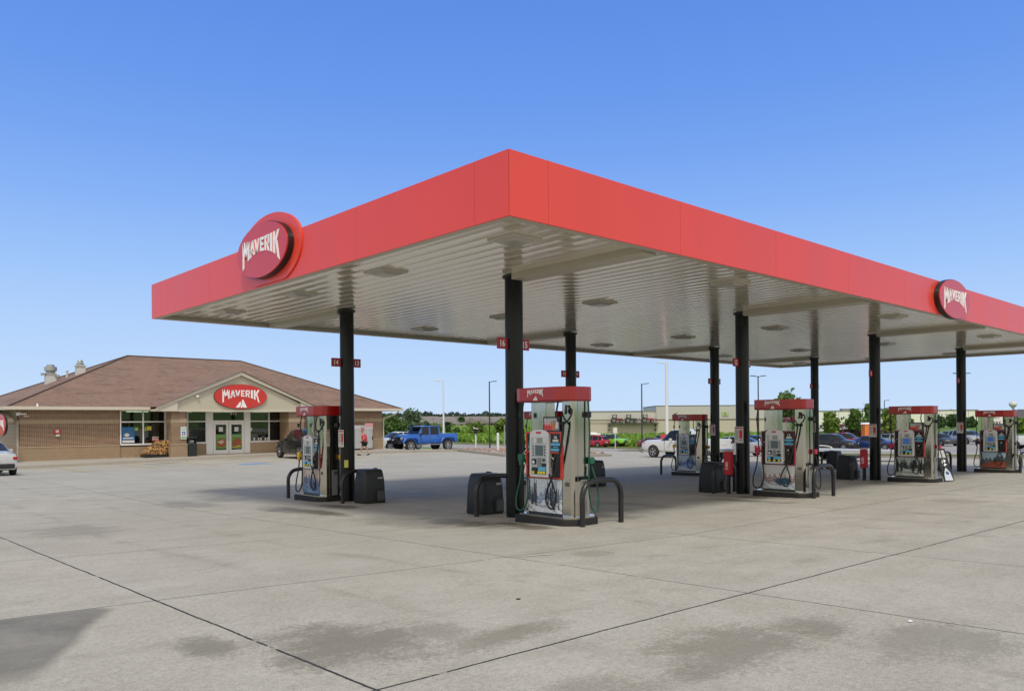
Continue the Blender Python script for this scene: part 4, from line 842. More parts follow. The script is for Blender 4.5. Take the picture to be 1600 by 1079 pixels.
for k, (x0, x1) in enumerate(((12.64, 13.6), (13.64, 14.6))):
    m = MB(); m.bb(x0, x0+.14, 40.97, 41.04, -.1, 1.85); m.bb(x1-.14, x1, 40.97, 41.04, -.1, 1.85); m.bb(x0+.14, x1-.14, 40.97, 41.04, 1.72, 1.85); m.bb(x0+.14, x1-.14, 40.97, 41.04, -.1, .14); d = SM(m, 'door', ALU)
    SM(MB().bb(x0+.13, x1-.13, 41.0, 41.012, .12, 1.74), 'pane', WGL, d); xh = x1-.1 if k == 0 else x0+.1
    h = MB(); h.tube([(xh, 40.96, .75), (xh, 40.9, .78), (xh, 40.9, 1.05), (xh, 40.96, 1.08)], .015, 6); h.bb(x0+.2, x1-.2, 40.95, 40.965, .98, 1.0); SM(h, 'handle', GREYP, d)
    ps = SM(MB().bb(x0+.16, x1-.16, 40.99, 40.998, .22, 1.12), 'poster', mat('poster_lime', (.12, .3, .05), .4, var=.3, scale=4), d)
    fr = frame((0, 0, 0), (1, 0, 0)); cx = (x0+x1)/2; m = MB(); m.prism([(cx-.3, .6), (cx-.1, .85), (cx+.25, .8), (cx+.3, .45), (cx+.1, .3), (cx-.2, .35)], lambda x, y, t=0: Vector((x, 40.985-t, y)), 0, .004); SM(m, 'poster_food', mat('food_red_brown', (.35, .09, .04), .5, var=.7, scale=7), ps)
    m = MB(); m.prism([(cx-.3, .28), (cx+.2, .42), (cx+.3, .34), (cx-.2, .24)] if k else [(cx-.25, .65), (cx+.1, .78), (cx+.2, .6), (cx, .5)], lambda x, y, t=0: Vector((x, 40.98-t, y)), 0, .004); SM(m, 'poster_food', mat('food_yellow' if k else 'food_pale', (.6, .45, .05) if k else (.6, .45, .35), .5, var=.4, scale=9), ps)
    SM(MB().bb(cx-.13, cx+.13, 40.99, 40.998, 1.28, 1.56), 'notice', PAPER, d)
# posters in windows
def wposter(x0, x1, z0_, z1_, m, nm='window_poster'): return SM(MB().bb(x0, x1, 41.004, 41.016, z0_, z1_), nm, m)
wp = wposter(7.36, 8.05, .7, 1.62, mat('poster_blue', (.02, .14, .33), .35, var=.3, scale=3)); SM(MB().bb(7.38, 8.03, 40.998, 41.003, .72, .86), 'poster_base', PAPER, wp)
SM(MB().prism(circ(0, 0, .14, .1, 14), lambda x, y, t=0: Vector((7.62+x, 41.0-t, 1.17+y)), 0, .004), 'poster_figure', PAPER, wp); SM(MB().bb(7.42, 7.98, 40.997, 41.003, .95, 1.02), 'poster_print', PAPER, wp)
NG = mat('neon_green_sign', (.35, .5, .04), .5); wposter(8.06, 8.24, 1.42, 1.6, NG, 'window_sign'); wposter(8.72, 8.98, 1.42, 1.66, mat('neon_yellow_sign', (.6, .5, .05), .5), 'window_sign'); wposter(8.6, 8.68, 1.4, 1.6, NG, 'window_sign'); wposter(10.05, 10.2, 1.55, 1.7, NG, 'window_sign')
q = wposter(9.03, 9.38, .78, 1.04, PAPER, 'window_sign'); SM(MB().bb(9.03, 9.38, 40.998, 41.003, .78, .86), 'sign_stripe', REDPR, q); SM(MB().bb(9.05, 9.36, 40.998, 41.003, .92, .98), 'sign_stripe', REDPR, q)
wposter(15.05, 15.15, 1.3, 1.5, PAPER, 'window_sign')
for k, x in enumerate((15.25, 15.55, 15.7, 16.0, 16.15)): SM(MB().bb(x, x+.09, 41.0, 41.016, .68, .86), 'bottle_display', PAPER)
SM(MB().bb(16.4, 17.1, 41.004, 41.014, .68, 1.7), 'dark_blind', mat('near_black', (.005, .006, .008), .3))
# ceiling lights seen through glass
# gable
AP, EL = (13.72, 4.93), (8.7, 18.95)
sl_ = (AP[1]-2.74)/(AP[0]-EL[0])
gf = lambda x, y, t=0: Vector((x, 39.45-t, y))
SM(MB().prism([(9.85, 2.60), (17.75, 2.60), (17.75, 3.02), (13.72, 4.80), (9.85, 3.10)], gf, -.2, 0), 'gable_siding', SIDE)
SM(MB().bb(9.6, 18.05, 39.40, 41.0, 2.50, 2.598), 'gable_beam', TRIM)
m = MB()
for sgn, xe in ((-1, EL[0]), (1, EL[1])):
    m.prism([(xe, 2.60), (xe, 2.76), (AP[0], AP[1]+.02), (AP[0], AP[1]-.20)] if sgn < 0 else [(AP[0], AP[1]-.20), (AP[0], AP[1]+.02), (xe, 2.76), (xe, 2.60)], lambda x, y, t=0: Vector((x, 39.26-t, y)), -.05, 0)
SM(m, 'rake_board', TRIM)
SM(MB().prism([(8.7, 2.52), (9.9, 2.52), (9.9, 3.12), (8.7, 2.62)], gf, -1.2, .13), 'eave_return', TRIM); SM(MB().prism([(17.7, 2.52), (18.95, 2.52), (18.95, 2.62), (17.7, 3.08)], gf, -1.2, .13), 'eave_return', TRIM)
# roofs
RZ = 2.74; eu0, eu1, ev0, ev1 = 1.6, 26.3, 40.35, 57.7; rk_ = [(10.1, 49.0, 6.35), (17.95, 49.0, 6.35)]
m = MB(); m.add([(eu0, ev0, RZ), (eu1, ev0, RZ), (eu1, ev1, RZ), (eu0, ev1, RZ)]+rk_, [(0, 1, 5, 4), (1, 2, 5), (2, 3, 4, 5), (3, 0, 4)]); roof = SM(m, 'roof', SHING)
m = MB(); yb = ev0+(AP[1]-RZ)/.4186+.1; yb0 = ev0
m.add([(EL[0]-.02, 39.18, 2.77), (AP[0], 39.18, AP[1]+.05), (EL[1]+.02, 39.18, 2.77), (EL[0]-.02, yb0+.1, 2.77), (AP[0], yb, AP[1]+.05), (EL[1]+.02, yb0+.1, 2.77)], [(0, 1, 4, 3), (1, 2, 5, 4)]); SM(m, 'gable_roof', SHING)
m = MB()
for a, c in (((eu0, ev0, RZ), rk_[0]), ((eu1, ev0, RZ), rk_[1]), (rk_[0], rk_[1]), ((eu0, ev1, RZ), rk_[0])): m.tube([Vector(a)+Vector((0, 0, .02)), Vector(c)+Vector((0, 0, .02))], .05, 6, 1)
SM(m, 'ridge_cap', mat('ridge_shingle', (.1, .065, .055), .9), roof)
def gut(a, c, y0, y1): return MB().bb(a, c, y0, y1, 2.60, 2.77)
SM(gut(eu0-.05, 8.68, ev0-.12, ev0), 'gutter', TRIM); SM(gut(18.97, eu1+.05, ev0-.12, ev0), 'gutter', TRIM); SM(gut(eu0-.12, eu0-.01, ev0, ev1), 'gutter', TRIM); SM(gut(eu1+.01, eu1+.12, ev0, ev1), 'gutter', TRIM)
SM(MB().bb(eu0, eu1, ev0, 41, 2.59, 2.615), 'eave_soffit', TRIM); SM(MB().bb(eu0, 2.3, 41, ev1, 2.59, 2.615), 'eave_soffit', TRIM); SM(MB().bb(25, eu1, 41, ev1, 2.59, 2.615), 'eave_soffit', TRIM)
SM(MB().tube([(26.2, 40.6, 2.6), (25.9, 40.7, 2.35), (25.2, 40.9, 2.1), (25.08, 40.95, 1.9), (25.08, 40.95, -.1)], .045, 8), 'downspout', TRIM)
# left side: siding wall, porch and sign
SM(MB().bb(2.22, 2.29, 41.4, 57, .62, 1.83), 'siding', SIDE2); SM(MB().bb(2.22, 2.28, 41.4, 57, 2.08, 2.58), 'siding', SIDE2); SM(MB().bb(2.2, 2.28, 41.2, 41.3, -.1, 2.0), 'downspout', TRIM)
SM(MB().prism([(0, 1.95), (0, 2.12), (4, 2.75), (4, 2.5)], lambda x, y, t=0: Vector((1.55+t, 41.25+x, y)), 0, .5), 'porch_rake', TRIM)
sg = oval_sign((1.45, 40.36, 1.79), (0, -1, 0), 'round edged sign cut off at the left photo edge beside the store', 1.13, .56, .14, sc=.7)
sg2 = oval_sign((13.72, 39.45, 3.42), (1, 0, 0), 'bright red oval store sign with mountain logo on the front gable', 1.68, .76, .12, mt=True, sc=.71, sz=.98)
# small wall things
t = empty('alarm_plate', (4.05, 41, 1.42), 'small red and white connection plate on the left brick wall', 'wall plate'); MB().bb(-.16, .16, -.05, 0, -.11, .11).build('plate', REDPR, t); MB().bb(-.08, .08, -.06, -.05, -.06, .08).build('inlay', PAPER, t); MB().bb(-.08, .08, -.16, 0, -.26, -.16).build('valve', PAPER, t)
t = empty('flood_light', (2.45, 40.95, 2.35), 'white twin security light under the left eave corner', 'light'); MB().bb(-.2, .12, -.12, 0, -.02, .06).build('bracket', ALU, t); MB().cyl((-.2, -.1, .05), (-.32, -.3, .02), .09, n=12).build('lamp_head', ALU, t); MB().bb(0, .22, -.2, -.04, -.12, -.08).build('sensor', ALU, t)
t = empty('camera_dome', (11.05, 39.33, 3.4), 'small white security camera on the gable siding left of the sign', 'camera'); MB().lathe([(.09, .05), (.1, 0), (.07, -.06), (.02, -.09)]).build('dome', WHITE, t); MB().bb(-.03, .03, 0, .12, .02, .06).build('arm', WHITE, t)
t = empty('accessible_sign', (10.30, 39.54, 1.25), 'white sign with blue wheelchair square on the brick porch pillar', 'sign'); MB().bb(-.17, .17, -.015, 0, -.36, .36).build('plate', PAPER, t); q = MB().bb(-.09, .09, -.02, -.015, -.12, .08).build('blue_square', mat('sign_blue', (.02, .1, .4), .4), t)
m = MB(); m.prism(circ(0, -.04, .045, .045, 14), lambda x, y, t_=0: Vector((x, -.02-t_, y)), 0, .004); m.bb(-.015, .0, -.024, -.02, -.02, .05); m.build('wheelchair_mark', WHITE, q); MB().bb(-.14, .14, -.019, -.015, .16, .3).build('green_print', mat('pale_green', (.35, .6, .5), .5), t); MB().bb(-.14, .14, -.019, -.015, -.32, -.2).build('green_print', mat('mid_green', (.2, .5, .25), .5), t)
# litter bins and ice freezers
def litter(u, v, lab):
    t = empty('litter_bin', (u, v, SB), lab, 'bin', group='tall black litter bins by the doors'); MB().bb(-.25, .25, -.25, .25, 0, .78).build('body', BINBLK, t, bevel=.03); 
    m = MB()
    for x in (-.23, .23): m.bb(x-.02, x+.02, -.2, .2, .78, 1.06)
    m.bb(-.27, .27, -.27, .27, 1.06, 1.14); m.build('hood', BINBLK, t, bevel=.01); MB().bb(-.12, .12, -.1, .1, .86, .93).build('paper_holder', PAPER, t)
litter(10.82, 39.75, 'tall black litter bin right of the brick porch pillar'); litter(16.9, 38.9, 'tall black litter bin left of the dark parked car')
def freezer(u, w_, lab):
    t = empty('ice_freezer', (u, 40.55, SB), lab, 'freezer', group='ice freezers on the right wall'); fz = mat('freezer_grey', (.38, .39, .4), .4, var=.15, scale=2)
    MB().bb(-w_/2, w_/2, -.4, .4, .08, 1.72).build('cabinet', fz, t, bevel=.03); MB().bb(-w_/2+.05, w_/2-.05, -.43, -.4, .12, 1.4).build('door', mat('freezer_door', (.42, .43, .43), .35, var=.2, scale=3), t); h = MB().bb(-w_/2, w_/2, -.42, -.4, 1.43, 1.72).build('header', mat('freezer_header', (.5, .5, .48), .4), t)
    text('lettering', 'ICE', mat('ice_blue', (.1, .25, .5), .4), h, frame((-.1, -.42, 1.57), (1, 0, 0)), .16, .02); MB().bb(w_/2-.08, w_/2-.02, -.47, -.43, .7, .95).build('handle', BLACK, t)
    MB().bb(.1, w_/2, -.425, -.41, 1.6, 1.86).build('red_header', mat('pale_red_sign', (.65, .3, .32), .4), t)
freezer(22.9, 1.5, 'grey ice freezer behind the walking man'); freezer(21.25, 1.5, 'grey ice freezer mostly hidden by the plate 14 column')
t = empty('firewood_stack', (9.2, 40.3, -.13), 'pile of split firewood bundles in front of the store window', 'firewood'); MB().bb(-.95, .85, -.4, .4, 0, .16).build('pallet', BLACK, t)
rd = random.Random(9); LW = [mat('log_end_%s' % k, c, .8, var=.3, scale=20) for k, c in (('yellow', (.55, .34, .12)), ('tan', (.48, .3, .15)), ('brown', (.22, .12, .06)))]
BK = [MB(), MB(), MB()]
for r_ in range(9):
    z = .22+r_*.085; x0_, x1_ = -.95+max(0, r_-1)*.11, .82-(.02*r_)
    x = x0_+rd.random()*.05
    while x < x1_:
        s_ = rd.uniform(.045, .075); n_ = rd.choice((3, 4, 4, 5)); a0 = rd.random()*3; P = [(s_*math.cos(a0+6.283*k/n_), s_*math.sin(a0+6.283*k/n_)) for k in range(n_)]
        rd.choice(BK).prism(P, lambda px_, py_, t_=0, x=x, z=z: Vector((x+px_, -.2-t_, z+py_)), -.35+rd.uniform(0, .05), .14+rd.uniform(-.06, .1)); x += s_*1.75
for b_, m_ in zip(BK, LW): b_.build('split_logs', m_, t)
# roof vents
k_ = .4186
def vent(kind, u, v, lab):
    z = 2.74+(u-1.6)*k_; t = empty('roof_vent', (u, v, z), lab, 'roof vent'); gm = mat('galvanised', (.42, .45, .43), .45, .6, var=.15, scale=4); gw = mat('vent_white', (.6, .62, .6), .5)
    if kind == 0:
        MB().bb(-.3, .3, -.3, .3, -.3, .42).build('curb', gw, t); MB().bb(-.28, .28, -.28, .28, .42, .62).build('duct', gm, t); MB().lathe([(.24, .6), (.26, .72), (.36, .78), (.36, 1.02), (.22, 1.06), (.22, 1.16), (.05, 1.18)], n=20).build('fan_housing', gm, t, smooth=40); MB().box((-.42, .1, .55), (.2, .25, .15)).build('motor', gm, t); MB().box((.3, -.35, .45), (.25, .2, .12)).build('motor', gm, t)
    elif kind == 1: MB().bb(-.24, .24, -.24, .24, -.3, .5).build('curb', gw, t); MB().bb(-.3, .3, -.3, .3, .5, .56).build('cap_plate', gw, t); MB().lathe([(.2, .56), (.24, .66), (.16, .68), (.16, .82), (.12, .9), (.02, .93)], n=18).build('cowl', gm, t, smooth=40)
    else: MB().cyl((0, 0, -.2), (0, 0, .38), .06, n=10).build('pipe', gw, t); MB().lathe([(.09, .38), (.09, .46), (.02, .5)], n=10).build('cap', gw, t)
vent(0, 5.75, 50.0, 'large double decked exhaust fan leftmost on the roof slope'); vent(2, 6.55, 49.4, 'thin vent pipe between the two roof fans'); vent(1, 6.9, 47.7, 'smaller domed roof vent nearest the ridge')
t = empty('snow_guard', (3.0, 40.45, 2.8), 'tiny white clip on the roof just above the gutter', 'clip'); MB().bb(-.04, .04, -.03, .03, -.02, .12).build('clip', WHITE, t); MB().bb(-.06, .06, -.05, .05, -.05, -.02).build('foot', WHITE, t)

# ---------------------------------------------------------------- vehicles
GLASS = mat('car_glass', (.012, .016, .018), .06, spec=.45); TYRE = mat('tyre', (.02, .02, .02), .75); RIM = mat('alloy_rim', (.55, .56, .57), .25, .8); PLB = mat('black_plastic', (.02, .02, .022), .6)
HEAD = mat('headlamp_lens', (.6, .62, .62), .1, coat=.5); TAIL = mat('tail_lamp', (.4, .01, .015), .15, coat=.5); CHR = mat('chrome', (.7, .7, .7), .15, 1.)
def paint(name, c, r=.25): return mat('paint_'+name, c, r, coat=.45, var=.03, scale=1)
# station: x, half width, z low, z belt, z top, half width at top, side glass to next, top glass to next
KINDS = {
 'sedan': dict(L=4.7, wx=(-1.38, 1.40), wr=.33, st=[(-2.35, .66, .42, .78, .86, .5, 0, 0), (-2.30, .82, .30, .86, .98, .60, 0, 0), (-1.85, .89, .24, .93, 1.06, .62, 0, 1), (-1.10, .90, .22, .95, 1.40, .52, 1, 0), (-.95, .90, .22, .95, 1.43, .53, 1, 0), (-.12, .91, .22, .95, 1.45, .55, 0, 0), (-.03, .91, .22, .95, 1.45, .55, 1, 0), (.45, .91, .22, .93, 1.38, .54, 1, 1), (1.15, .90, .22, .90, .98, .62, 0, 0), (1.9, .87, .24, .80, .88, .62, 0, 0), (2.25, .78, .30, .66, .74, .55, 0, 0), (2.35, .62, .38, .56, .62, .42, 0, 0)]),
 'suv': dict(L=4.55, wx=(-1.33, 1.38), wr=.36, st=[(-2.27, .70, .45, .85, 1.0, .55, 0, 0), (-2.22, .84, .34, .98, 1.12, .64, 0, 1), (-1.92, .90, .26, 1.04, 1.58, .56, 1, 0), (-1.35, .91, .24, 1.03, 1.66, .60, 0, 0), (-1.22, .91, .24, 1.03, 1.67, .60, 1, 0), (-.25, .92, .24, 1.01, 1.69, .62, 0, 0), (-.15, .92, .24, 1.01, 1.69, .62, 1, 0), (.45, .92, .24, 1.0, 1.60, .60, 1, 1), (1.12, .91, .24, .98, 1.10, .64, 0, 0), (1.85, .88, .26, .90, 1.0, .64, 0, 0), (2.2, .80, .34, .74, .84, .56, 0, 0), (2.3, .64, .42, .60, .66, .44, 0, 0)]),
 'pickup': dict(L=5.8, wx=(-1.85, 1.85), wr=.40, st=[(-2.9, .86, .55, 1.12, 1.22, .84, 0, 0), (-2.86, .96, .50, 1.14, 1.26, .9, 0, 0), (-.98, .97, .42, 1.16, 1.26, .9, 0, 0), (-.95, .97, .42, 1.16, 1.80, .68, 1, 0), (-.2, .98, .42, 1.16, 1.88, .70, 0, 0), (-.1, .98, .42, 1.16, 1.88, .70, 1, 0), (.65, .98, .42, 1.15, 1.82, .68, 1, 1), (1.3, .98, .42, 1.12, 1.22, .74, 0, 0), (2.6, .96, .46, 1.05, 1.16, .76, 0, 0), (2.85, .88, .52, .94, 1.04, .70, 0, 0), (2.9, .8, .55, .85, .95, .62, 0, 0)]),
 'jeep': dict(L=5.4, wx=(-1.72, 1.72), wr=.43, st=[(-2.72, .78, .72, 1.20, 1.26, .76, 0, 0), (-2.70, .80, .66, 1.22, 1.28, .78, 0, 0), (-1.02, .80, .56, 1.24, 1.30, .78, 0, 0), (-.98, .80, .56, 1.22, 1.86, .68, 0, 0), (-.9, .80, .56, 1.22, 1.88, .68, 1, 0), (-.12, .80, .56, 1.22, 1.90, .69, 0, 0), (.0, .80, .56, 1.22, 1.90, .69, 1, 0), (.66, .80, .56, 1.22, 1.86, .68, 0, 1), (.98, .80, .56, 1.22, 1.30, .70, 0, 0), (2.1, .70, .60, 1.16, 1.24, .58, 0, 0), (2.25, .66, .62, 1.08, 1.14, .54, 0, 0), (2.28, .6, .66, 1.0, 1.05, .48, 0, 0)])}
def loft(st_):
    P = []; F = []; MI = []
    for (x, wd, zl, zb, zt, wt, sg_, tg) in st_:
        half = [(wd*.90, zl), (wd*.985, zl+.10), (wd, zl+(zb-zl)*.55), (wd*.955, zb), (wt, zt-.045), (wt*.82, zt)]
        ring = [(x, y, z) for y, z in half]+[(x, -y, z) for y, z in half[::-1]]; P += ring
    n = 12
    for i in range(len(st_)-1):
        for k in range(n):
            F.append((i*n+k, i*n+(k+1) % n, (i+1)*n+(k+1) % n, (i+1)*n+k)); g = 0
            if st_[i][6] and k in (3, 7): g = 1
            if st_[i][7] and k in (4, 5, 6): g = 1
            if st_[i][7] and k in (3, 7) and not st_[i][6]: g = 0
            MI.append(g)
    F += [tuple(range(n-1, -1, -1)), tuple(range((len(st_)-1)*n, len(st_)*n))]; MI += [0, 0]; return P, F, MI
_cm = {}
def car_meshes(kind):
    if kind in _cm: return _cm[kind]
    K = KINDS[kind]; P, F, MI = loft(K['st']); me = bpy.data.meshes.new('body'); me.from_pydata(P, [], F)
    for k in range(3): me.materials.append(PLB)
    me.polygons.foreach_set('material_index', MI); bm = bmesh.new(); bm.from_mesh(me); bmesh.ops.recalc_face_normals(bm, faces=bm.faces)
    bmesh.ops.subdivide_edges(bm, edges=bm.edges, cuts=1, use_grid_fill=True); bm.to_mesh(me); bm.free()
    o = bpy.data.objects.new('tmpbody', me); COL.objects.link(o); cut = MB()
    for wx in K['wx']:
        for s_ in (-1, 1): cut.cyl((wx, s_*.55, K['wr']), (wx, s_*1.3, K['wr']), K['wr']*1.17, n=28)
    co = cut.build('tmpcut', None); md = o.modifiers.new('b', 'BOOLEAN'); md.object = co; md.operation = 'DIFFERENCE'; md.solver = 'EXACT'
    bpy.context.view_layer.update(); dg = bpy.context.evaluated_depsgraph_get(); r = bpy.data.meshes.new_from_object(o.evaluated_get(dg))
    bpy.data.objects.remove(o); bpy.data.objects.remove(co)
    outm = []
    for sel in (0, 1):
        bm = bmesh.new(); bm.from_mesh(r); dele = []
        for f in bm.faces:
            c = f.calc_center_median(); well = any(abs(math.hypot(c.x-wx, c.z-K['wr'])-K['wr']*1.17) < .02 for wx in K['wx']) and abs(c.y) > .5 and abs(f.normal.y) < .3 or (abs(abs(c.y)-.55) < .01 and abs(f.normal.y) > .9)
            if sel == 0:
                if f.material_index == 1: dele.append(f)
                else: f.material_index = 1 if well or f.normal.z < -.8 else 0
            else:
                if f.material_index != 1: dele.append(f)
                f.material_index = 0
        bmesh.ops.delete(bm, geom=dele, context='FACES')
        q = bpy.data.meshes.new('body' if sel == 0 else 'window_glass'); bm.to_mesh(q); bm.free()
        q.materials.clear(); q.polygons.foreach_set('use_smooth', [True]*len(q.polygons)); q.set_sharp_from_angle(angle=R(28)); outm.append(q)
    outm[1].materials.append(GLASS); _cm[kind] = outm; return outm
_wm = {}
def wheel(parent, x, y, r, s_, dark=False):
    key = (round(r, 2), s_, dark)
    if key not in _wm:
        a = MB(); n = 28; prof = [(r*.62, -.1), (r*.93, -.1), (r, -.06), (r, .06), (r*.93, .1), (r*.62, .1)]; P = []; F = []
        for rr, yy in prof:
            for i in range(n): t_ = 2*math.pi*i/n; P.append((rr*math.cos(t_), yy, rr*math.sin(t_)))
        for j in range(len(prof)-1):
            for i in range(n): F.append((j*n+i, j*n+(i+1) % n, (j+1)*n+(i+1) % n, (j+1)*n+i))
        a.add(P, F); tm_ = bpy.data.meshes.new('tyre'); tm_.from_pydata(a.v, [], a.f); tm_.materials.append(TYRE)
        tm_.polygons.foreach_set('use_smooth', [True]*len(tm_.polygons))
        b_ = MB(); b_.cyl((0, s_*.02, 0), (0, s_*.03, 0), r*.62, n=24); rb = bpy.data.meshes.new('hub'); rb.from_pydata([tuple(p) for p in b_.v], [], b_.f); rb.materials.append(PLB)
        c_ = MB(); 
        for k in range(6 if dark else 5): 
            t_ = 2*math.pi*k/(6 if dark else 5); c_.box((r*.33*math.cos(t_), s_*.065, r*.33*math.sin(t_)), (r*.5, .03, r*.17), 0, -t_)
        c_.cyl((0, s_*.03, 0), (0, s_*.1, 0), r*.14, n=12)
        for k in range(24):
            t0, t1 = 2*math.pi*k/24, 2*math.pi*(k+1)/24
            for (r0, r1) in ((r*.55, r*.63),):
                c_.add([(r0*math.cos(t0), s_*.095, r0*math.sin(t0)), (r0*math.cos(t1), s_*.095, r0*math.sin(t1)), (r1*math.cos(t1), s_*.1, r1*math.sin(t1)), (r1*math.cos(t0), s_*.1, r1*math.sin(t0))], [(0, 1, 2, 3)])
        cm_ = bpy.data.meshes.new('rim'); cm_.from_pydata([tuple(p) for p in c_.v], [], c_.f); cm_.materials.append(RIM); _wm[key] = (tm_, rb, cm_)
    t = bpy.data.objects.new('wheel', _wm[key][1]); COL.objects.link(t); t.parent = parent; t.location = (x, y, r)
    for nm, q in (('tyre', _wm[key][0]), ('rim', _wm[key][2])): o = bpy.data.objects.new(nm, q); COL.objects.link(o); o.parent = t
    return t
def vehicle(kind, u, v, head, pm, label, cat, name, dark=False, bars=False, group=None, dz=0, top2=None):
    """head: angle of the nose in plan"""
    K = KINDS[kind]; t = empty(name, (u, v, Z(u, v)+dz), label, cat, head, group); bodym, gl = car_meshes(kind); q = bodym.copy(); q.materials.append(pm); q.materials.append(PLB)
    b = bpy.data.objects.new('body', q); COL.objects.link(b); b.parent = t; g = bpy.data.objects.new('window_glass', gl); COL.objects.link(g); g.parent = t
    S_ = K['st']; W = max(s[1] for s in S_)
    for wx in K['wx']:
        for s_ in (-1, 1): wheel(t, wx, s_*(W-.085+(.05 if kind == 'jeep' else 0)), K['wr'], s_, dark)
    fx, rx = S_[-1][0], S_[0][0]; fz = S_[-2][3]; rz = S_[1][3]
    for s_ in (-1, 1):
        if kind == 'jeep': MB().cyl((fx-.02, s_*.45, .98), (fx+.05, s_*.45, .98), .1, n=16).build('headlight', HEAD, t)
        else: m = MB(); m.box((fx-.22, s_*(W-.22), fz-.02), (.34, .16, .13), s_*-.5); m.build('headlight', HEAD, t, bevel=.03)
        m = MB(); m.box((rx+.06, s_*(W-.16), rz-.1), (.12, .18, .2 if kind != 'sedan' else .12)); m.build('tail_light', TAIL, t, bevel=.02)
        m = MB(); m.box((S_[-5][0]-.28 if kind != 'jeep' else .85, s_*(W+.12), K['st'][5][3]+.06), (.12, .2, .14)); m.build('mirror', pm if kind != 'jeep' else PLB, t, bevel=.03)
        for dx in (-.75, .3): MB().box((dx, s_*(W-.01), S_[5][3]-.12), (.16, .03, .03)).build('door_handle', PLB if kind == 'jeep' else pm, t)
        for dx in ((-.9, -.07, .95) if kind != 'jeep' else (-.98, -.06, .8)): MB().box((dx, s_*(W-.022), (S_[5][2]+S_[5][3])/2+.03), (.012, .05, (S_[5][3]-S_[5][2])*.82)).build('door_seam', PLB, t)
    m = MB(); m.box((fx-.05, 0, S_[-1][2]+.02), (.22, W*1.55, .2)); m.build('front_bumper', PLB if kind in ('pickup', 'jeep', 'suv') else pm, t, bevel=.04)
    m = MB(); m.box((rx+.05, 0, S_[0][2]+.02), (.2, W*1.6, .2)); m.build('rear_bumper', CHR if kind == 'pickup' else PLB, t, bevel=.04)
    m = MB(); m.box((fx-.0, 0, fz-.14), (.06, W*.9, .16 if kind != 'pickup' else .3)); m.build('grille', PLB, t, bevel=.02)
    m = MB(); m.box((rx-.01, 0, S_[0][3]-.12), (.03, .4, .13)); m.build('licence_plate', PAPER, t)
    return t
UV = lambda px, D: px2uv(px, D)
VMINUS, VPLUS, UMINUS, UPLUS = R(-90), R(90), R(180), 0
BLU = paint('bright_blue', (.02, .13, .52)); WH = paint('white', (.68, .7, .7)); SIL = paint('silver_white', (.55, .57, .58)); DKC = paint('charcoal', (.008, .008, .008)); MAR = paint('maroon', (.25, .012, .03)); REDC = paint('suv_red', (.42, .012, .025)); LIME = paint('lime', (.25, .6, .06)); NAV = paint('navy_blue', (.015, .035, .16)); BLKC = paint('black', (.014, .015, .02)); GRY = paint('dark_grey', (.05, .052, .055)); LGR = paint('light_grey', (.35, .37, .39)); TEAL = paint('pale_teal', (.25, .33, .36))
# blue off-road pickup with details
u, v = 28.65, 41.0; jp = vehicle('jeep', u, v, UMINUS, BLU, 'bright blue off road crew pickup parked side on past the store', 'pickup truck', 'pickup_truck', True)
m = MB(); m.box((.98, 0, 1.93), (.32, 1.5, .07)); m.build('light_bar', PLB, jp, bevel=.02)
m = MB(); m.box((2.62, 0, .72), (.28, 1.5, .24)); m.tube([(2.7, -.5, .8), (2.74, -.35, 1.0), (2.74, .35, 1.0), (2.7, .5, .8)], .03, 8); m.build('winch_bumper', PLB, jp, bevel=.02)
m = MB(); m.box((2.29, 0, .92), (.03, .8, .28)); m.build('grille_slots', PLB, jp)
for wx in (-1.72, 1.72):
    for s_ in (-1, 1):
        m = MB(); m.tube([(wx-.72, s_*.88, .62), (wx-.52, s_*.88, .94), (wx-.3, s_*.88, 1.03), (wx+.3, s_*.88, 1.03), (wx+.52, s_*.88, .92), (wx+.72, s_*.88, .66)], .075, 8); m.build('fender_flare', BLU, jp, smooth=60)
m = MB()
for s_ in (-1, 1): m.box((0, s_*.86, .50), (2.0, .12, .06))
m.build('side_step', mat('step_grey', (.25, .25, .25), .5), jp)
vehicle('sedan', *UV(622, 64.5), UMINUS, WH, 'white sedan half hidden behind the blue pickup', 'car', 'parked_car')
vehicle('suv', 15.2, 34.25, VPLUS-.06, DKC, 'dark compact SUV parked nose in by the store doors', 'car', 'parked_car', dz=0)
# far left hatchback seen from behind
x_, y_ = -.86, 31.9; pr = vehicle('sedan', -.62, 32.9, VPLUS, SIL, 'silver white hatchback cut off by the left photo edge', 'car', 'parked_car')
wt_ = vehicle('pickup', 36.1, 22.6, VPLUS, WH, 'white pickup truck passing behind the far pumps, orange side marker', 'pickup truck', 'pickup_truck')
m = MB(); m.box((2.6, .9, .98), (.12, .1, .06)); m.build('side_marker', mat('amber_lens', (.8, .3, .02), .3), wt_)
rs_ = vehicle('suv', *UV(929, 116), VPLUS, REDC, 'red SUV with white roof cargo on the far road', 'car', 'parked_car')
t = empty('roof_cargo', (*UV(927, 116.2), Z(*UV(927, 116))+1.66), 'white lumpy bundle strapped on the red SUV roof', 'cargo', VPLUS)
MB().lathe([(.5, 0), (.75, .15), (.7, .35), (.35, .5), (.05, .52)], n=12).build('bundle', PAPER, t, smooth=60); MB().lathe([(.4, 0), (.55, .15), (.4, .32), (.05, .36)], (-.8, 0, 0), n=12).build('bundle', PAPER, t, smooth=60)
vehicle('pickup', *UV(951, 118.5), R(-80), LIME, 'lime green pickup right behind the red SUV', 'pickup truck', 'pickup_truck')
vehicle('sedan', *UV(1022, 108.8), VMINUS, MAR, 'maroon sedan left of the tall white pole', 'car', 'parked_car')
vehicle('suv', *UV(1046, 116), VMINUS, GRY, 'grey SUV roof showing behind the white pickup hood', 'car', 'parked_car')
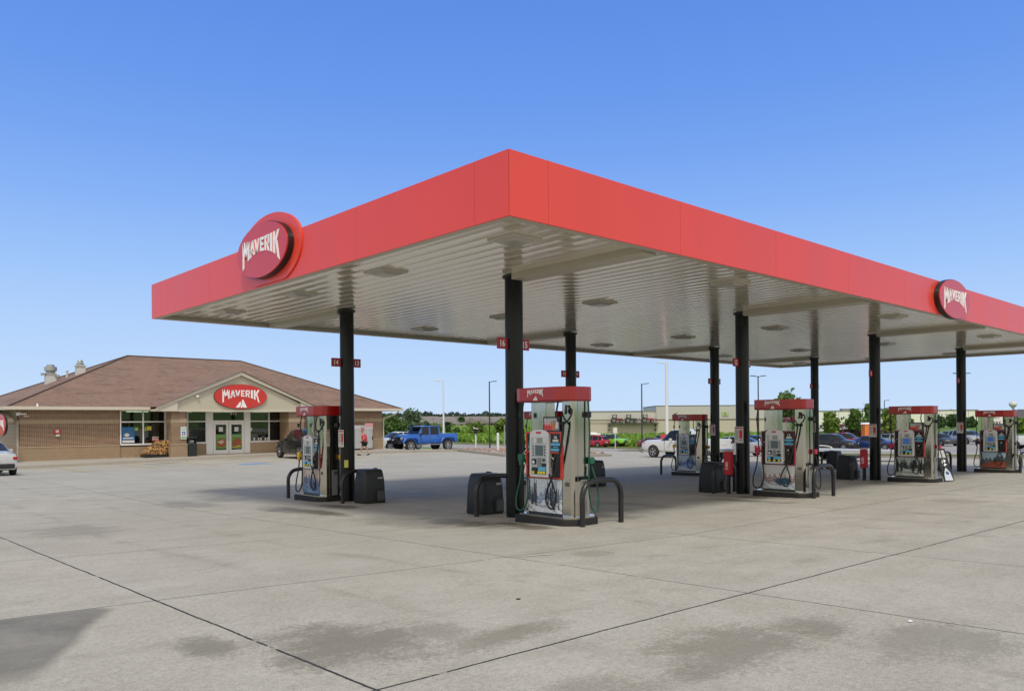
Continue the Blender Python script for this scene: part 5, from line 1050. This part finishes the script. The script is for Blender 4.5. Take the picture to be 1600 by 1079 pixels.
vehicle('suv', *UV(1303, 81.3), VMINUS, BLKC, 'black SUV parked between the far thin column and plate 8 column', 'car', 'parked_car')
vehicle('sedan', *UV(1366, 81), VMINUS, NAV, 'navy blue hatchback crossing behind the plate 8 column', 'car', 'parked_car')
vehicle('suv', *UV(1322, 97), VMINUS, MAR, 'maroon SUV behind the black SUV', 'car', 'parked_car')
vehicle('sedan', *UV(1395, 96), VMINUS, TEAL, 'pale blue grey car behind the night forest pump', 'car', 'parked_car')
vehicle('sedan', *UV(1469, 91), R(-125), GRY, 'dark grey sedan right of the night forest pump', 'car', 'parked_car')
vehicle('suv', *UV(1508, 97), R(-125), LGR, 'grey crossover half hidden by the last column', 'car', 'parked_car')
vehicle('sedan', *UV(1488, 112), R(-110), TEAL, 'pale car roof just behind the dark grey sedan', 'car', 'parked_car')
vehicle('sedan', *UV(1515, 115), R(-110), DKC, 'dark car right of the last column, farthest row', 'car', 'parked_car')
vehicle('suv', *UV(1163, 82), VPLUS, NAV, 'dark blue SUV between the two thick columns', 'car', 'parked_car')
vehicle('pickup', *UV(1626, 71), VMINUS, WH, 'white pickup entering at the right photo edge with red tail light', 'pickup truck', 'pickup_truck')
vehicle('sedan', *UV(1145, 58), VPLUS, LGR, 'pale grey car behind the plate 12 column', 'car', 'parked_car')
fc = [WH, SIL, GRY, WH, REDC, SIL, LGR, WH, DKC, WH]
FL = ['white car nearest the thin column in the distant row', 'silver car second in the distant row', 'grey car third in the distant row', 'white car under the rounded tree', 'red car in the distant row below the pointed tree', 'silver car right of the red distant car', 'light grey distant car left of the orange toilet', 'white distant car behind the pointed tree', 'dark distant car by the thick column', 'white distant car beyond the plate 8 column']
for i, px in enumerate((1282, 1291, 1300, 1309, 1318, 1326, 1335, 1343, 1380, 1400)): vehicle('sedan' if i % 2 else 'suv', *UV(px, 172+(i % 3)*4), VMINUS+.4, fc[i], FL[i], 'car', 'parked_car', group='cars in the distant row')
# trailer
u, v = 38.9, 15.6; t = empty('utility_trailer', (u, v, Z(u, v)), 'pale flatbed utility trailer with two wheels behind the far thin column', 'trailer', VPLUS); TLM = mat('trailer_frame', (.55, .55, .53), .4)
m = MB(); m.box((-2.2, 0, .62), (8.4, 2.0, .12)); m.build('deck', TLM, t); m = MB(); m.box((3.0, .4, .55), (1.8, .07, .07), -.25); m.box((3.0, -.4, .55), (1.8, .07, .07), .25); m.build('tongue', TLM, t)
for x in (-.45, .42):
    for s_ in (-1, 1): wheel(t, x, s_*1.1, .34, s_)
for s_ in (-1, 1): m = MB(); m.tube([(-1.0, s_*1.1, .5), (-.85, s_*1.1, .74), (-.4, s_*1.1, .82), (.4, s_*1.1, .82), (.85, s_*1.1, .74), (1.0, s_*1.1, .5)], .05, 6); m.build('mudguard', TLM, t)

# ---------------------------------------------------------------- poles, posts, small far things
def pole(name, px, D, top, m, label, heads=((-1,)), r=.09, cat='lamp post', foot=None, solid=False):
    u, v = px2uv(px, D); zb = Z(u, v); hz = 657.1-(px-800)*.00725; H = CH+(hz-top)*D/1239.1-zb; t = empty(name, (u, v, zb), label, cat, -TH)
    MB().cyl((0, 0, -.1), (0, 0, H), r, r*.75, 12).build('pole', m, t, smooth=50); MB().cyl((0, 0, 0), (0, 0, .25), r*2.2, n=12).build('footing', KERB, t)
    for s_ in heads:
        a = MB(); a.cyl((0, 0, H-.12), (s_*.35, 0, H-.05), .035, n=8); a.build('arm', m, t); a = MB(); a.box((s_*.62, 0, H), (.62, .32, .09), 0, -s_*.07); a.build('lamp_head', m, t, bevel=.02)
WPM = mat('white_pole_paint', (.72, .73, .74), .4); BPM = mat('dark_pole_paint', (.03, .035, .04), .4)
pole('lamp_post', 693, 78, 594, WPM, 'white lamp post rising behind the blue pickup bed', (-1,), .1)
pole('lamp_post', 765, 100, 595.5, BPM, 'dark lamp post just left of the nearest column', (1,), .1)
pole('lamp_post', 1003, 104, 599, BPM, 'dark lamp post beside the beige shop wall', (1,), .1)
pole('lamp_post', 1042, 80, 566, WPM, 'tall thick white lamp post standing behind the white pickup hood', (-1,), .17)
pole('lamp_post', 1185, 95, 587, BPM, 'dark double headed lamp post between the thick column and pump 12', (-1, 1), .09)
pole('lamp_post', 1503, 90, 583, BPM, 'double headed lamp post hidden behind the last column', (-1, 1), .09)
pole('lamp_post', 1348, 150, 638, BPM, 'small far double lamp left of the plate 8 column', (-1, 1), .09)
pole('lamp_post', 1382, 150, 625, BPM, 'far lamp post just right of the plate 8 column', (1,), .09)
u, v = 29.8, 36.2; t = empty('keypad_post', (u, v, Z(u, v)+.13), 'short white post with black keypad box on the gravel bed', 'post', -TH); MB().cyl((0, 0, 0), (0, 0, 1.25), .05, n=10).build('post', WPM, t); MB().box((0, 0, 1.35), (.3, .2, .34), 0, .3).build('keypad_box', BLACK, t, bevel=.02); MB().box((0, -.05, 1.58), (.36, .3, .05), 0, .3).build('hood', WPM, t)
u, v = 30.6, 34.7; t = empty('bollard', (u, v, Z(u, v)+.13), 'thick white bollard on the gravel bed beside the nearest column', 'bollard'); MB().cyl((0, 0, 0), (0, 0, 1.18), .095, n=16).build('post', WPM, t, smooth=50); MB().lathe([(.095, 1.18), (.07, 1.24), (.01, 1.26)], n=16).build('cap', WPM, t, smooth=50)
def signpost(px, D, ytop, w_, h_, lab, txt=None):
    u, v = px2uv(px, D); zb = Z(u, v); hz = 657.1-(px-800)*.00725; H = CH+(hz-ytop)*D/1239.1-zb; t = empty('sign_post', (u, v, zb), lab, 'sign', -TH)
    MB().bb(-.04, .04, -.03, .03, -.1, H).build('post', WPM, t); p_ = MB().bb(-w_/2, w_/2, -.06, -.03, H-h_, H).build('panel', PAPER, t)
    for k, s_ in enumerate(txt or []): text('lettering', s_, BLACK, p_, frame((.06, -.06, H-h_*(.27+.48*k)), (1, 0, 0)), h_*.27, .015)
    if txt: m = MB(); m.prism([(-w_*.46, H-h_*.5), (-w_*.36, H-h_*.32), (-w_*.36, H-h_*.42), (-w_*.3, H-h_*.42), (-w_*.3, H-h_*.58), (-w_*.36, H-h_*.58), (-w_*.36, H-h_*.68)], lambda x, y, t_=0: Vector((x, -.06-t_, y)), 0, .004); m.build('arrow', BLACK, p_)
signpost(961, 110, 667.5, .55, .8, 'small blank white sign on a post by the lime pickup')
signpost(1553, 46, 646, .95, .72, 'white sign reading EXIT HERE seen through the last pump', ['EXIT', 'HERE'])
u, v = px2uv(1357, 126); t = empty('portable_toilet', (u, v, Z(u, v)+.3), 'orange portable toilet with white roof behind the plate 8 column', 'portable toilet', -TH); OR = mat('toilet_orange', (.75, .2, .03), .5, var=.1)
MB().bb(-.9, .9, -.7, .7, 0, 2.35).build('cabin', OR, t, bevel=.04); MB().bb(-.4, .4, -.74, -.7, .1, 2.1).build('door', OR, t, bevel=.02); m = MB(); m.prism([(-1, 0), (1, 0), (.7, .3), (-.7, .3)], lambda x, y, t_=0: Vector((x, -t_, 2.35+y)), -.8, .8); m.build('roof', WHITE, t)
# red and white service machine by the tall white pole
u, v = px2uv(1040, 76); t = empty('air_machine', (u, v, Z(u, v)), 'red air pump machine on a grey stand below the tall white pole', 'air machine', -TH)
MB().bb(-.3, .3, -.2, .2, 0, .9).build('stand', mat('stand_grey', (.4, .4, .38), .6), t); MB().bb(-.5, .45, -.25, .2, .9, 1.75).build('cabinet', mat('machine_red', (.5, .06, .07), .5, var=.3, scale=4), t, bevel=.02); MB().bb(-.15, .25, -.27, -.25, 1.2, 1.5).build('label', PAPER, t)
m = MB(); m.tube([(-.4, -.3, .7), (-.9, -.5, .3), (-1.4, -.6, .05), (-2.2, -.5, .02), (-2.6, -.4, .2)], .04, 6); m.build('air_hose', RUB, t)

# beige shop with machines displayed on a ledge
u, v = px2uv(918, 170); zb = Z(u, v); bs = empty('beige_shop', (u, v, zb), 'long beige flat roofed shop with taller right section', 'shop', -TH-.03)
BW = mat('beige_metal_wall', (.53, .49, .41), .7, var=.06, scale=.3); BW2 = mat('light_beige_wall', (.57, .57, .52), .7, var=.06, scale=.3); kz = 170/1239.1
MB().bb(-9, 14.6, 0, 20, -2, 3.5).build('wall', BW, bs); MB().bb(-9, 14.6, -.05, 20, 3.5, 5.1).build('upper_wall', BW2, bs); MB().bb(-9.1, 14.6, -.12, 20, 5.1, 5.35).build('roof_edge', mat('green_grey_trim', (.26, .31, .29), .6), bs)
MB().bb(14.6, 38.5, -.4, 20, -2, 3.5).build('wall', BW, bs); MB().bb(14.6, 38.5, -.45, 20, 3.5, 6.25).build('upper_wall', mat('pale_grey_wall', (.52, .52, .49), .7), bs); MB().bb(14.5, 38.6, -.5, 20, 6.25, 6.4).build('roof_edge', mat('dark_trim', (.16, .16, .15), .6), bs)
MB().bb(-9, 38.5, -.5, -.42, 3.3, 3.45).build('stripe', mat('brown_stripe', (.2, .17, .14), .6), bs)
MB().bb(4.3, 15, -1.5, -.1, 2.62, 2.75).build('display_ledge', mat('ledge_dark', (.1, .1, .09), .6), bs)
for x in (4.6, 14.4):
    for z in (1.2, 2.0): MB().bb(x-.15, x+.15, -.5, -.1, z, z+.25).build('wall_lamp', BLACK, bs)
q = MB().bb(28.5, 29.9, -.6, -.52, 4.1, 5.0).build('green_sign', mat('sign_pale_green', (.4, .5, .25), .6), bs); text('lettering', 'b', mat('sign_dark_green', (.03, .12, .03), .6), q, frame((29.2, -.6, 4.55), (1, 0, 0)), .6, .03)
m = MB(); m.prism([(18.2, 4.7), (18.6, 4.3), (19.1, 5.0), (18.6, 4.6)], lambda x, y, t=0: Vector((x, -.52-t, y)), 0, .05); m.build('wall_mark', BLACK, bs)
MB().cyl((21, 5, 6.3), (21, 5, 6.8), .12, n=8).build('roof_vent', ALU, bs); MB().cyl((32, 5, 6.3), (32.4, 5, 7.0), .1, n=8).build('roof_vent', ALU, bs)
for k, (x, c, lab) in enumerate(((6.2, (.22, .04, .05), 'dark red tractor leftmost on the shop ledge'), (9.2, (.03, .08, .05), 'dark green loader in the middle of the shop ledge'), (12.7, (.35, .04, .06), 'red tractor rightmost on the shop ledge'))):
    M_ = Matrix.Rotation(-TH-.03, 4, 'Z'); o_ = M_ @ Vector((x, -.85, 2.75)); t = empty('farm_tractor', (u+o_.x, v+o_.y, zb+o_.z), lab, 'tractor', -TH-.03, 'machines displayed on the shop ledge'); cm_ = mat('machine_paint_%s' % ('red', 'green', 'crimson')[k], c, .5, var=.4, scale=2)
    MB().box((.4, 0, .75), (1.6, .7, .5)).build('hood', cm_, t, bevel=.05); m = MB(); [m.bb(a-.04, a+.04, b_-.04, b_+.04, .9, 1.75) for a in (-.9, -.1) for b_ in (-.35, .35)]; m.bb(-1.0, 0, -.45, .45, 1.7, 1.8); m.build('cab', BLACK, t); MB().box((-.6, 0, .8), (.6, .6, .5)).build('seat', BLACK, t)
    for wx, r in ((-.7, .55), (.9, .38)):
        for s_ in (-1, 1): wheel(t, wx, s_*.5, r, s_)
    MB().tube([(1.2, 0, .5), (1.8, 0, .9), (2.0, 0, .3)], .07, 6).build('loader_arm', cm_, t)
# warehouse
u, v = px2uv(1205, 330); zb = Z(u, v); wh = empty('white_warehouse', (u, v, zb), 'very long low white warehouse on the right horizon', 'warehouse', -TH)
WHW = mat('pale_warehouse_wall', (.76, .78, .70), .7, var=.05, scale=.1); MB().bb(0, 86, 0, 40, -4, 5.4).build('wall', WHW, wh); MB().bb(-.2, 86.2, -.2, 40, 5.4, 5.75).build('roof_edge', mat('slate_trim', (.22, .24, .25), .6), wh)
m = MB(); [m.bb(x, x+.15, -.08, 0, 0, 5.4) for x in range(4, 86, 6)]; m.build('wall_joints', mat('joint_grey', (.36, .37, .33), .7), wh)
for x in (14, 26, 40, 55, 70): MB().bb(x, x+2.2, -.1, 0, .4, 2.8).build('dock_door', mat('dock_dark', (.1, .12, .12), .6), wh)
for x in (18, 33, 37, 50): MB().bb(x, x+3, 8, 11, 5.6, 6.6).build('roof_unit', mat('unit_grey', (.25, .27, .28), .6), wh)
u, v = px2uv(1612, 190); zb = Z(u, v); db = empty('dark_roof_building', (u, v, zb), 'dark roofed low building at the right photo edge', 'building', -TH); DR = mat('dark_shingles', (.1, .095, .1), .9, var=.2, scale=1)
MB().bb(-3, 16, 0, 10, -2, 2.0).build('wall', mat('brown_wall', (.12, .09, .07), .8), db); m = MB(); m.add([(-4, -1, 2), (17, -1, 2), (17, 11, 2), (-4, 11, 2), (0, 5, 4.1), (13, 5, 4.1)], [(0, 1, 5, 4), (1, 2, 5), (2, 3, 4, 5), (3, 0, 4), (0, 3, 2, 1)]); m.build('roof', DR, db)
u, v = px2uv(1583, 1250); wt2 = empty('water_tower', (u, v, 0), 'pale far water tower on the horizon above the last pump', 'water tower'); wtm = mat('tower_pale', (.5, .55, .55), .5)
z0_ = CH+(651.5-640)*1250/1239.1; z1_ = CH+(651.5-627)*1250/1239.1; MB().lathe([(1.2, -5), (1.0, z0_-2), (1.4, z0_+2), (5.6, z0_+7.5)], n=24).build('stem', wtm, wt2, smooth=60); MB().lathe([(5.6, z0_+7.5), (5.8, z0_+9), (4.6, z1_-1), (2, z1_), (.1, z1_+.2)], n=24).build('tank', mat('tower_tank', (.6, .63, .6), .5), wt2, smooth=60)
# hedge and shrubs at the far lot
hb = MB(); rh = random.Random(12)
for _ in range(2600):
    px = rh.uniform(1300, 1415); D = 150+rh.uniform(0, 6); u, v = px2uv(px, D); leafquad(hb, (u, v, Z(u, v)+rh.uniform(.1, 1.3)), .35, rh)
tag(hb.build('reddish_hedge', leafmat('hedge_leaves', (.07, .06, .03), (.2, .1, .08), .3)), 'reddish low planting in front of the distant cars', 'planting', kind='stuff')

# ---------------------------------------------------------------- the walking man
def person():
    u, v = 20.0, 35.4; zg = Z(u, v); t = empty('person', (u, v, zg), 'walking man in red T-shirt and black shorts by the ice freezers', 'person', R(180)-TH); t.scale = (.97, 1.12, .93)
    # local x = walking direction (to photo left)
    V = {'pelvis': ((0, 0, .93), .15), 'waist': ((.02, 0, 1.08), .15), 'chest': ((.05, 0, 1.32), .16), 'neck0': ((.06, 0, 1.47), .075), 'neck': ((.09, 0, 1.54), .055), 'head0': ((.12, 0, 1.62), .085), 'head1': ((.13, 0, 1.70), .095), 'head2': ((.12, 0, 1.77), .07), 'nose': ((.215, 0, 1.655), .014), 'chin': ((.175, 0, 1.575), .035),
         'hL': ((.0, .1, .9), .11), 'kL': ((.17, .1, .50), .062), 'cL': ((.2, .1, .33), .058), 'aL': ((.24, .1, .10), .036), 'tL': ((.40, .11, .03), .034), 'hR': ((.0, -.1, .9), .11), 'kR': ((-.08, -.1, .50), .062), 'cR': ((-.17, -.1, .33), .058), 'aR': ((-.30, -.1, .13), .036), 'tR': ((-.17, -.11, .03), .034),
         'sL': ((.05, .19, 1.40), .07), 'eL': ((-.02, .25, 1.13), .045), 'wL': ((.16, .24, .98), .03), 'pL': ((.22, .24, .94), .034), 'sR': ((.05, -.19, 1.40), .07), 'eR': ((.06, -.26, 1.12), .045), 'wR': ((.22, -.22, .94), .03), 'pR': ((.28, -.21, .90), .034), 'earL': ((.12, .1, 1.66), .018), 'earR': ((.12, -.1, 1.66), .018)}
    Ed = [('pelvis', 'waist'), ('waist', 'chest'), ('chest', 'neck0'), ('neck0', 'neck'), ('neck', 'head0'), ('head0', 'head1'), ('head1', 'head2'), ('head0', 'chin'), ('head1', 'nose'), ('head1', 'earL'), ('head1', 'earR')]
    for s_ in 'LR': Ed += [('pelvis', 'h'+s_), ('h'+s_, 'k'+s_), ('k'+s_, 'c'+s_), ('c'+s_, 'a'+s_), ('a'+s_, 't'+s_), ('chest', 's'+s_), ('s'+s_, 'e'+s_), ('e'+s_, 'w'+s_), ('w'+s_, 'p'+s_)]
    for s_, y0 in (('L', .24), ('R', -.21)):
        bx_ = V['p'+s_][0]
        for k in range(5):
            dy = (k-1.5)*.019 if k < 4 else (.045 if s_ == 'R' else -.045); L_ = (.06, .07, .066, .05, .03)[k]; a = (bx_[0]+.03, bx_[1]+dy, bx_[2]-.03); c = (a[0]+L_*.4, a[1]+dy*.1, a[2]-L_*.6); d = (c[0]+.002, c[1], c[2]-.025)
            for q, (pp, rr) in enumerate(((a, .0095), (c, .009), (d, .008))): V['f%s%d%d' % (s_, k, q)] = (pp, rr)
            Ed += [('p'+s_, 'f%s%d0' % (s_, k)), ('f%s%d0' % (s_, k), 'f%s%d1' % (s_, k)), ('f%s%d1' % (s_, k), 'f%s%d2' % (s_, k))]
    def skin(nm, Vd, Es, m, root, par):
        ks = list(Vd); me = bpy.data.meshes.new(nm); me.from_pydata([Vd[k][0] for k in ks], [(ks.index(a), ks.index(c)) for a, c in Es], []); o = bpy.data.objects.new(nm, me); COL.objects.link(o)
        o.modifiers.new('skin', 'SKIN'); 
        if not me.skin_vertices: 
            bpy.context.view_layer.objects.active = o
        sv = me.skin_vertices[0].data if me.skin_vertices else None
        if sv is None: return o
        for i, k in enumerate(ks): sv[i].radius = (Vd[k][1], Vd[k][1]); sv[i].use_root = (k == root)
        s2 = o.modifiers.new('sub', 'SUBSURF'); s2.levels = 1; s2.render_levels = 2; bpy.context.view_layer.update(); dg = bpy.context.evaluated_depsgraph_get(); q = bpy.data.meshes.new_from_object(o.evaluated_get(dg)); bpy.data.objects.remove(o)
        q.materials.clear(); q.materials.append(m); q.polygons.foreach_set('use_smooth', [True]*len(q.polygons)); r_ = bpy.data.objects.new(nm, q); COL.objects.link(r_); r_.parent = par; return r_
    skin('body', V, Ed, mat('skin', (.48, .27, .19), .5), 'pelvis', t)
    sh = {'a': ((.0, 0, .86), .205), 'b': ((.02, 0, 1.08), .225), 'c': ((.05, 0, 1.32), .205), 'd': ((.06, 0, 1.44), .12), 'sL': ((.05, .17, 1.40), .09), 'eL': ((.02, .235, 1.2), .08), 'sR': ((.05, -.17, 1.40), .09), 'eR': ((.06, -.245, 1.2), .08)}
    skin('shirt', sh, [('a', 'b'), ('b', 'c'), ('c', 'd'), ('c', 'sL'), ('sL', 'eL'), ('c', 'sR'), ('sR', 'eR')], mat('shirt_red', (.62, .05, .07), .8, var=.15, scale=6), 'c', t)
    so_ = {'a': ((0, 0, .92), .165), 'l': ((.03, .1, .82), .125), 'l2': ((.12, .1, .60), .10), 'r': ((.0, -.1, .82), .125), 'r2': ((-.05, -.1, .60), .10)}
    skin('shorts', so_, [('a', 'l'), ('l', 'l2'), ('a', 'r'), ('r', 'r2')], mat('shorts_black', (.01, .01, .012), .8), 'a', t)
    MB().lathe([(.098, 1.72), (.105, 1.76), (.09, 1.81), (.04, 1.84), (.01, 1.845)], (.115, 0, 0), 16).build('cap', mat('cap_red', (.5, .05, .06), .7), t, smooth=60); MB().box((.235, 0, 1.735), (.1, .14, .015)).build('cap_brim', mat('cap_red'), t, bevel=.005)
    MB().lathe([(.05, -.03), (.07, 0), (.06, .05), (.02, .07)], (.16, 0, 1.585), 10).build('beard', mat('beard_dark', (.03, .02, .015), .9), t, smooth=60)
    for s_ in (-1, 1): MB().lathe([(.004, -.008), (.012, 0), (.004, .008)], (.205, s_*.035, 1.69), 8).build('eye', BLACK, t)
    for x, y, z, a in ((.34, .105, .045, 0), (-.22, -.105, .07, .5)): MB().box((x, y, z), (.29, .1, .09), 0, a).build('shoe', mat('shoe_dark', (.04, .04, .045), .6), t, bevel=.03)
    for x, y, z in ((.23, .1, .13), (-.28, -.1, .17)): MB().cyl((x, y, z-.04), (x, y, z+.03), .045, n=12).build('sock', PAPER, t)
person()
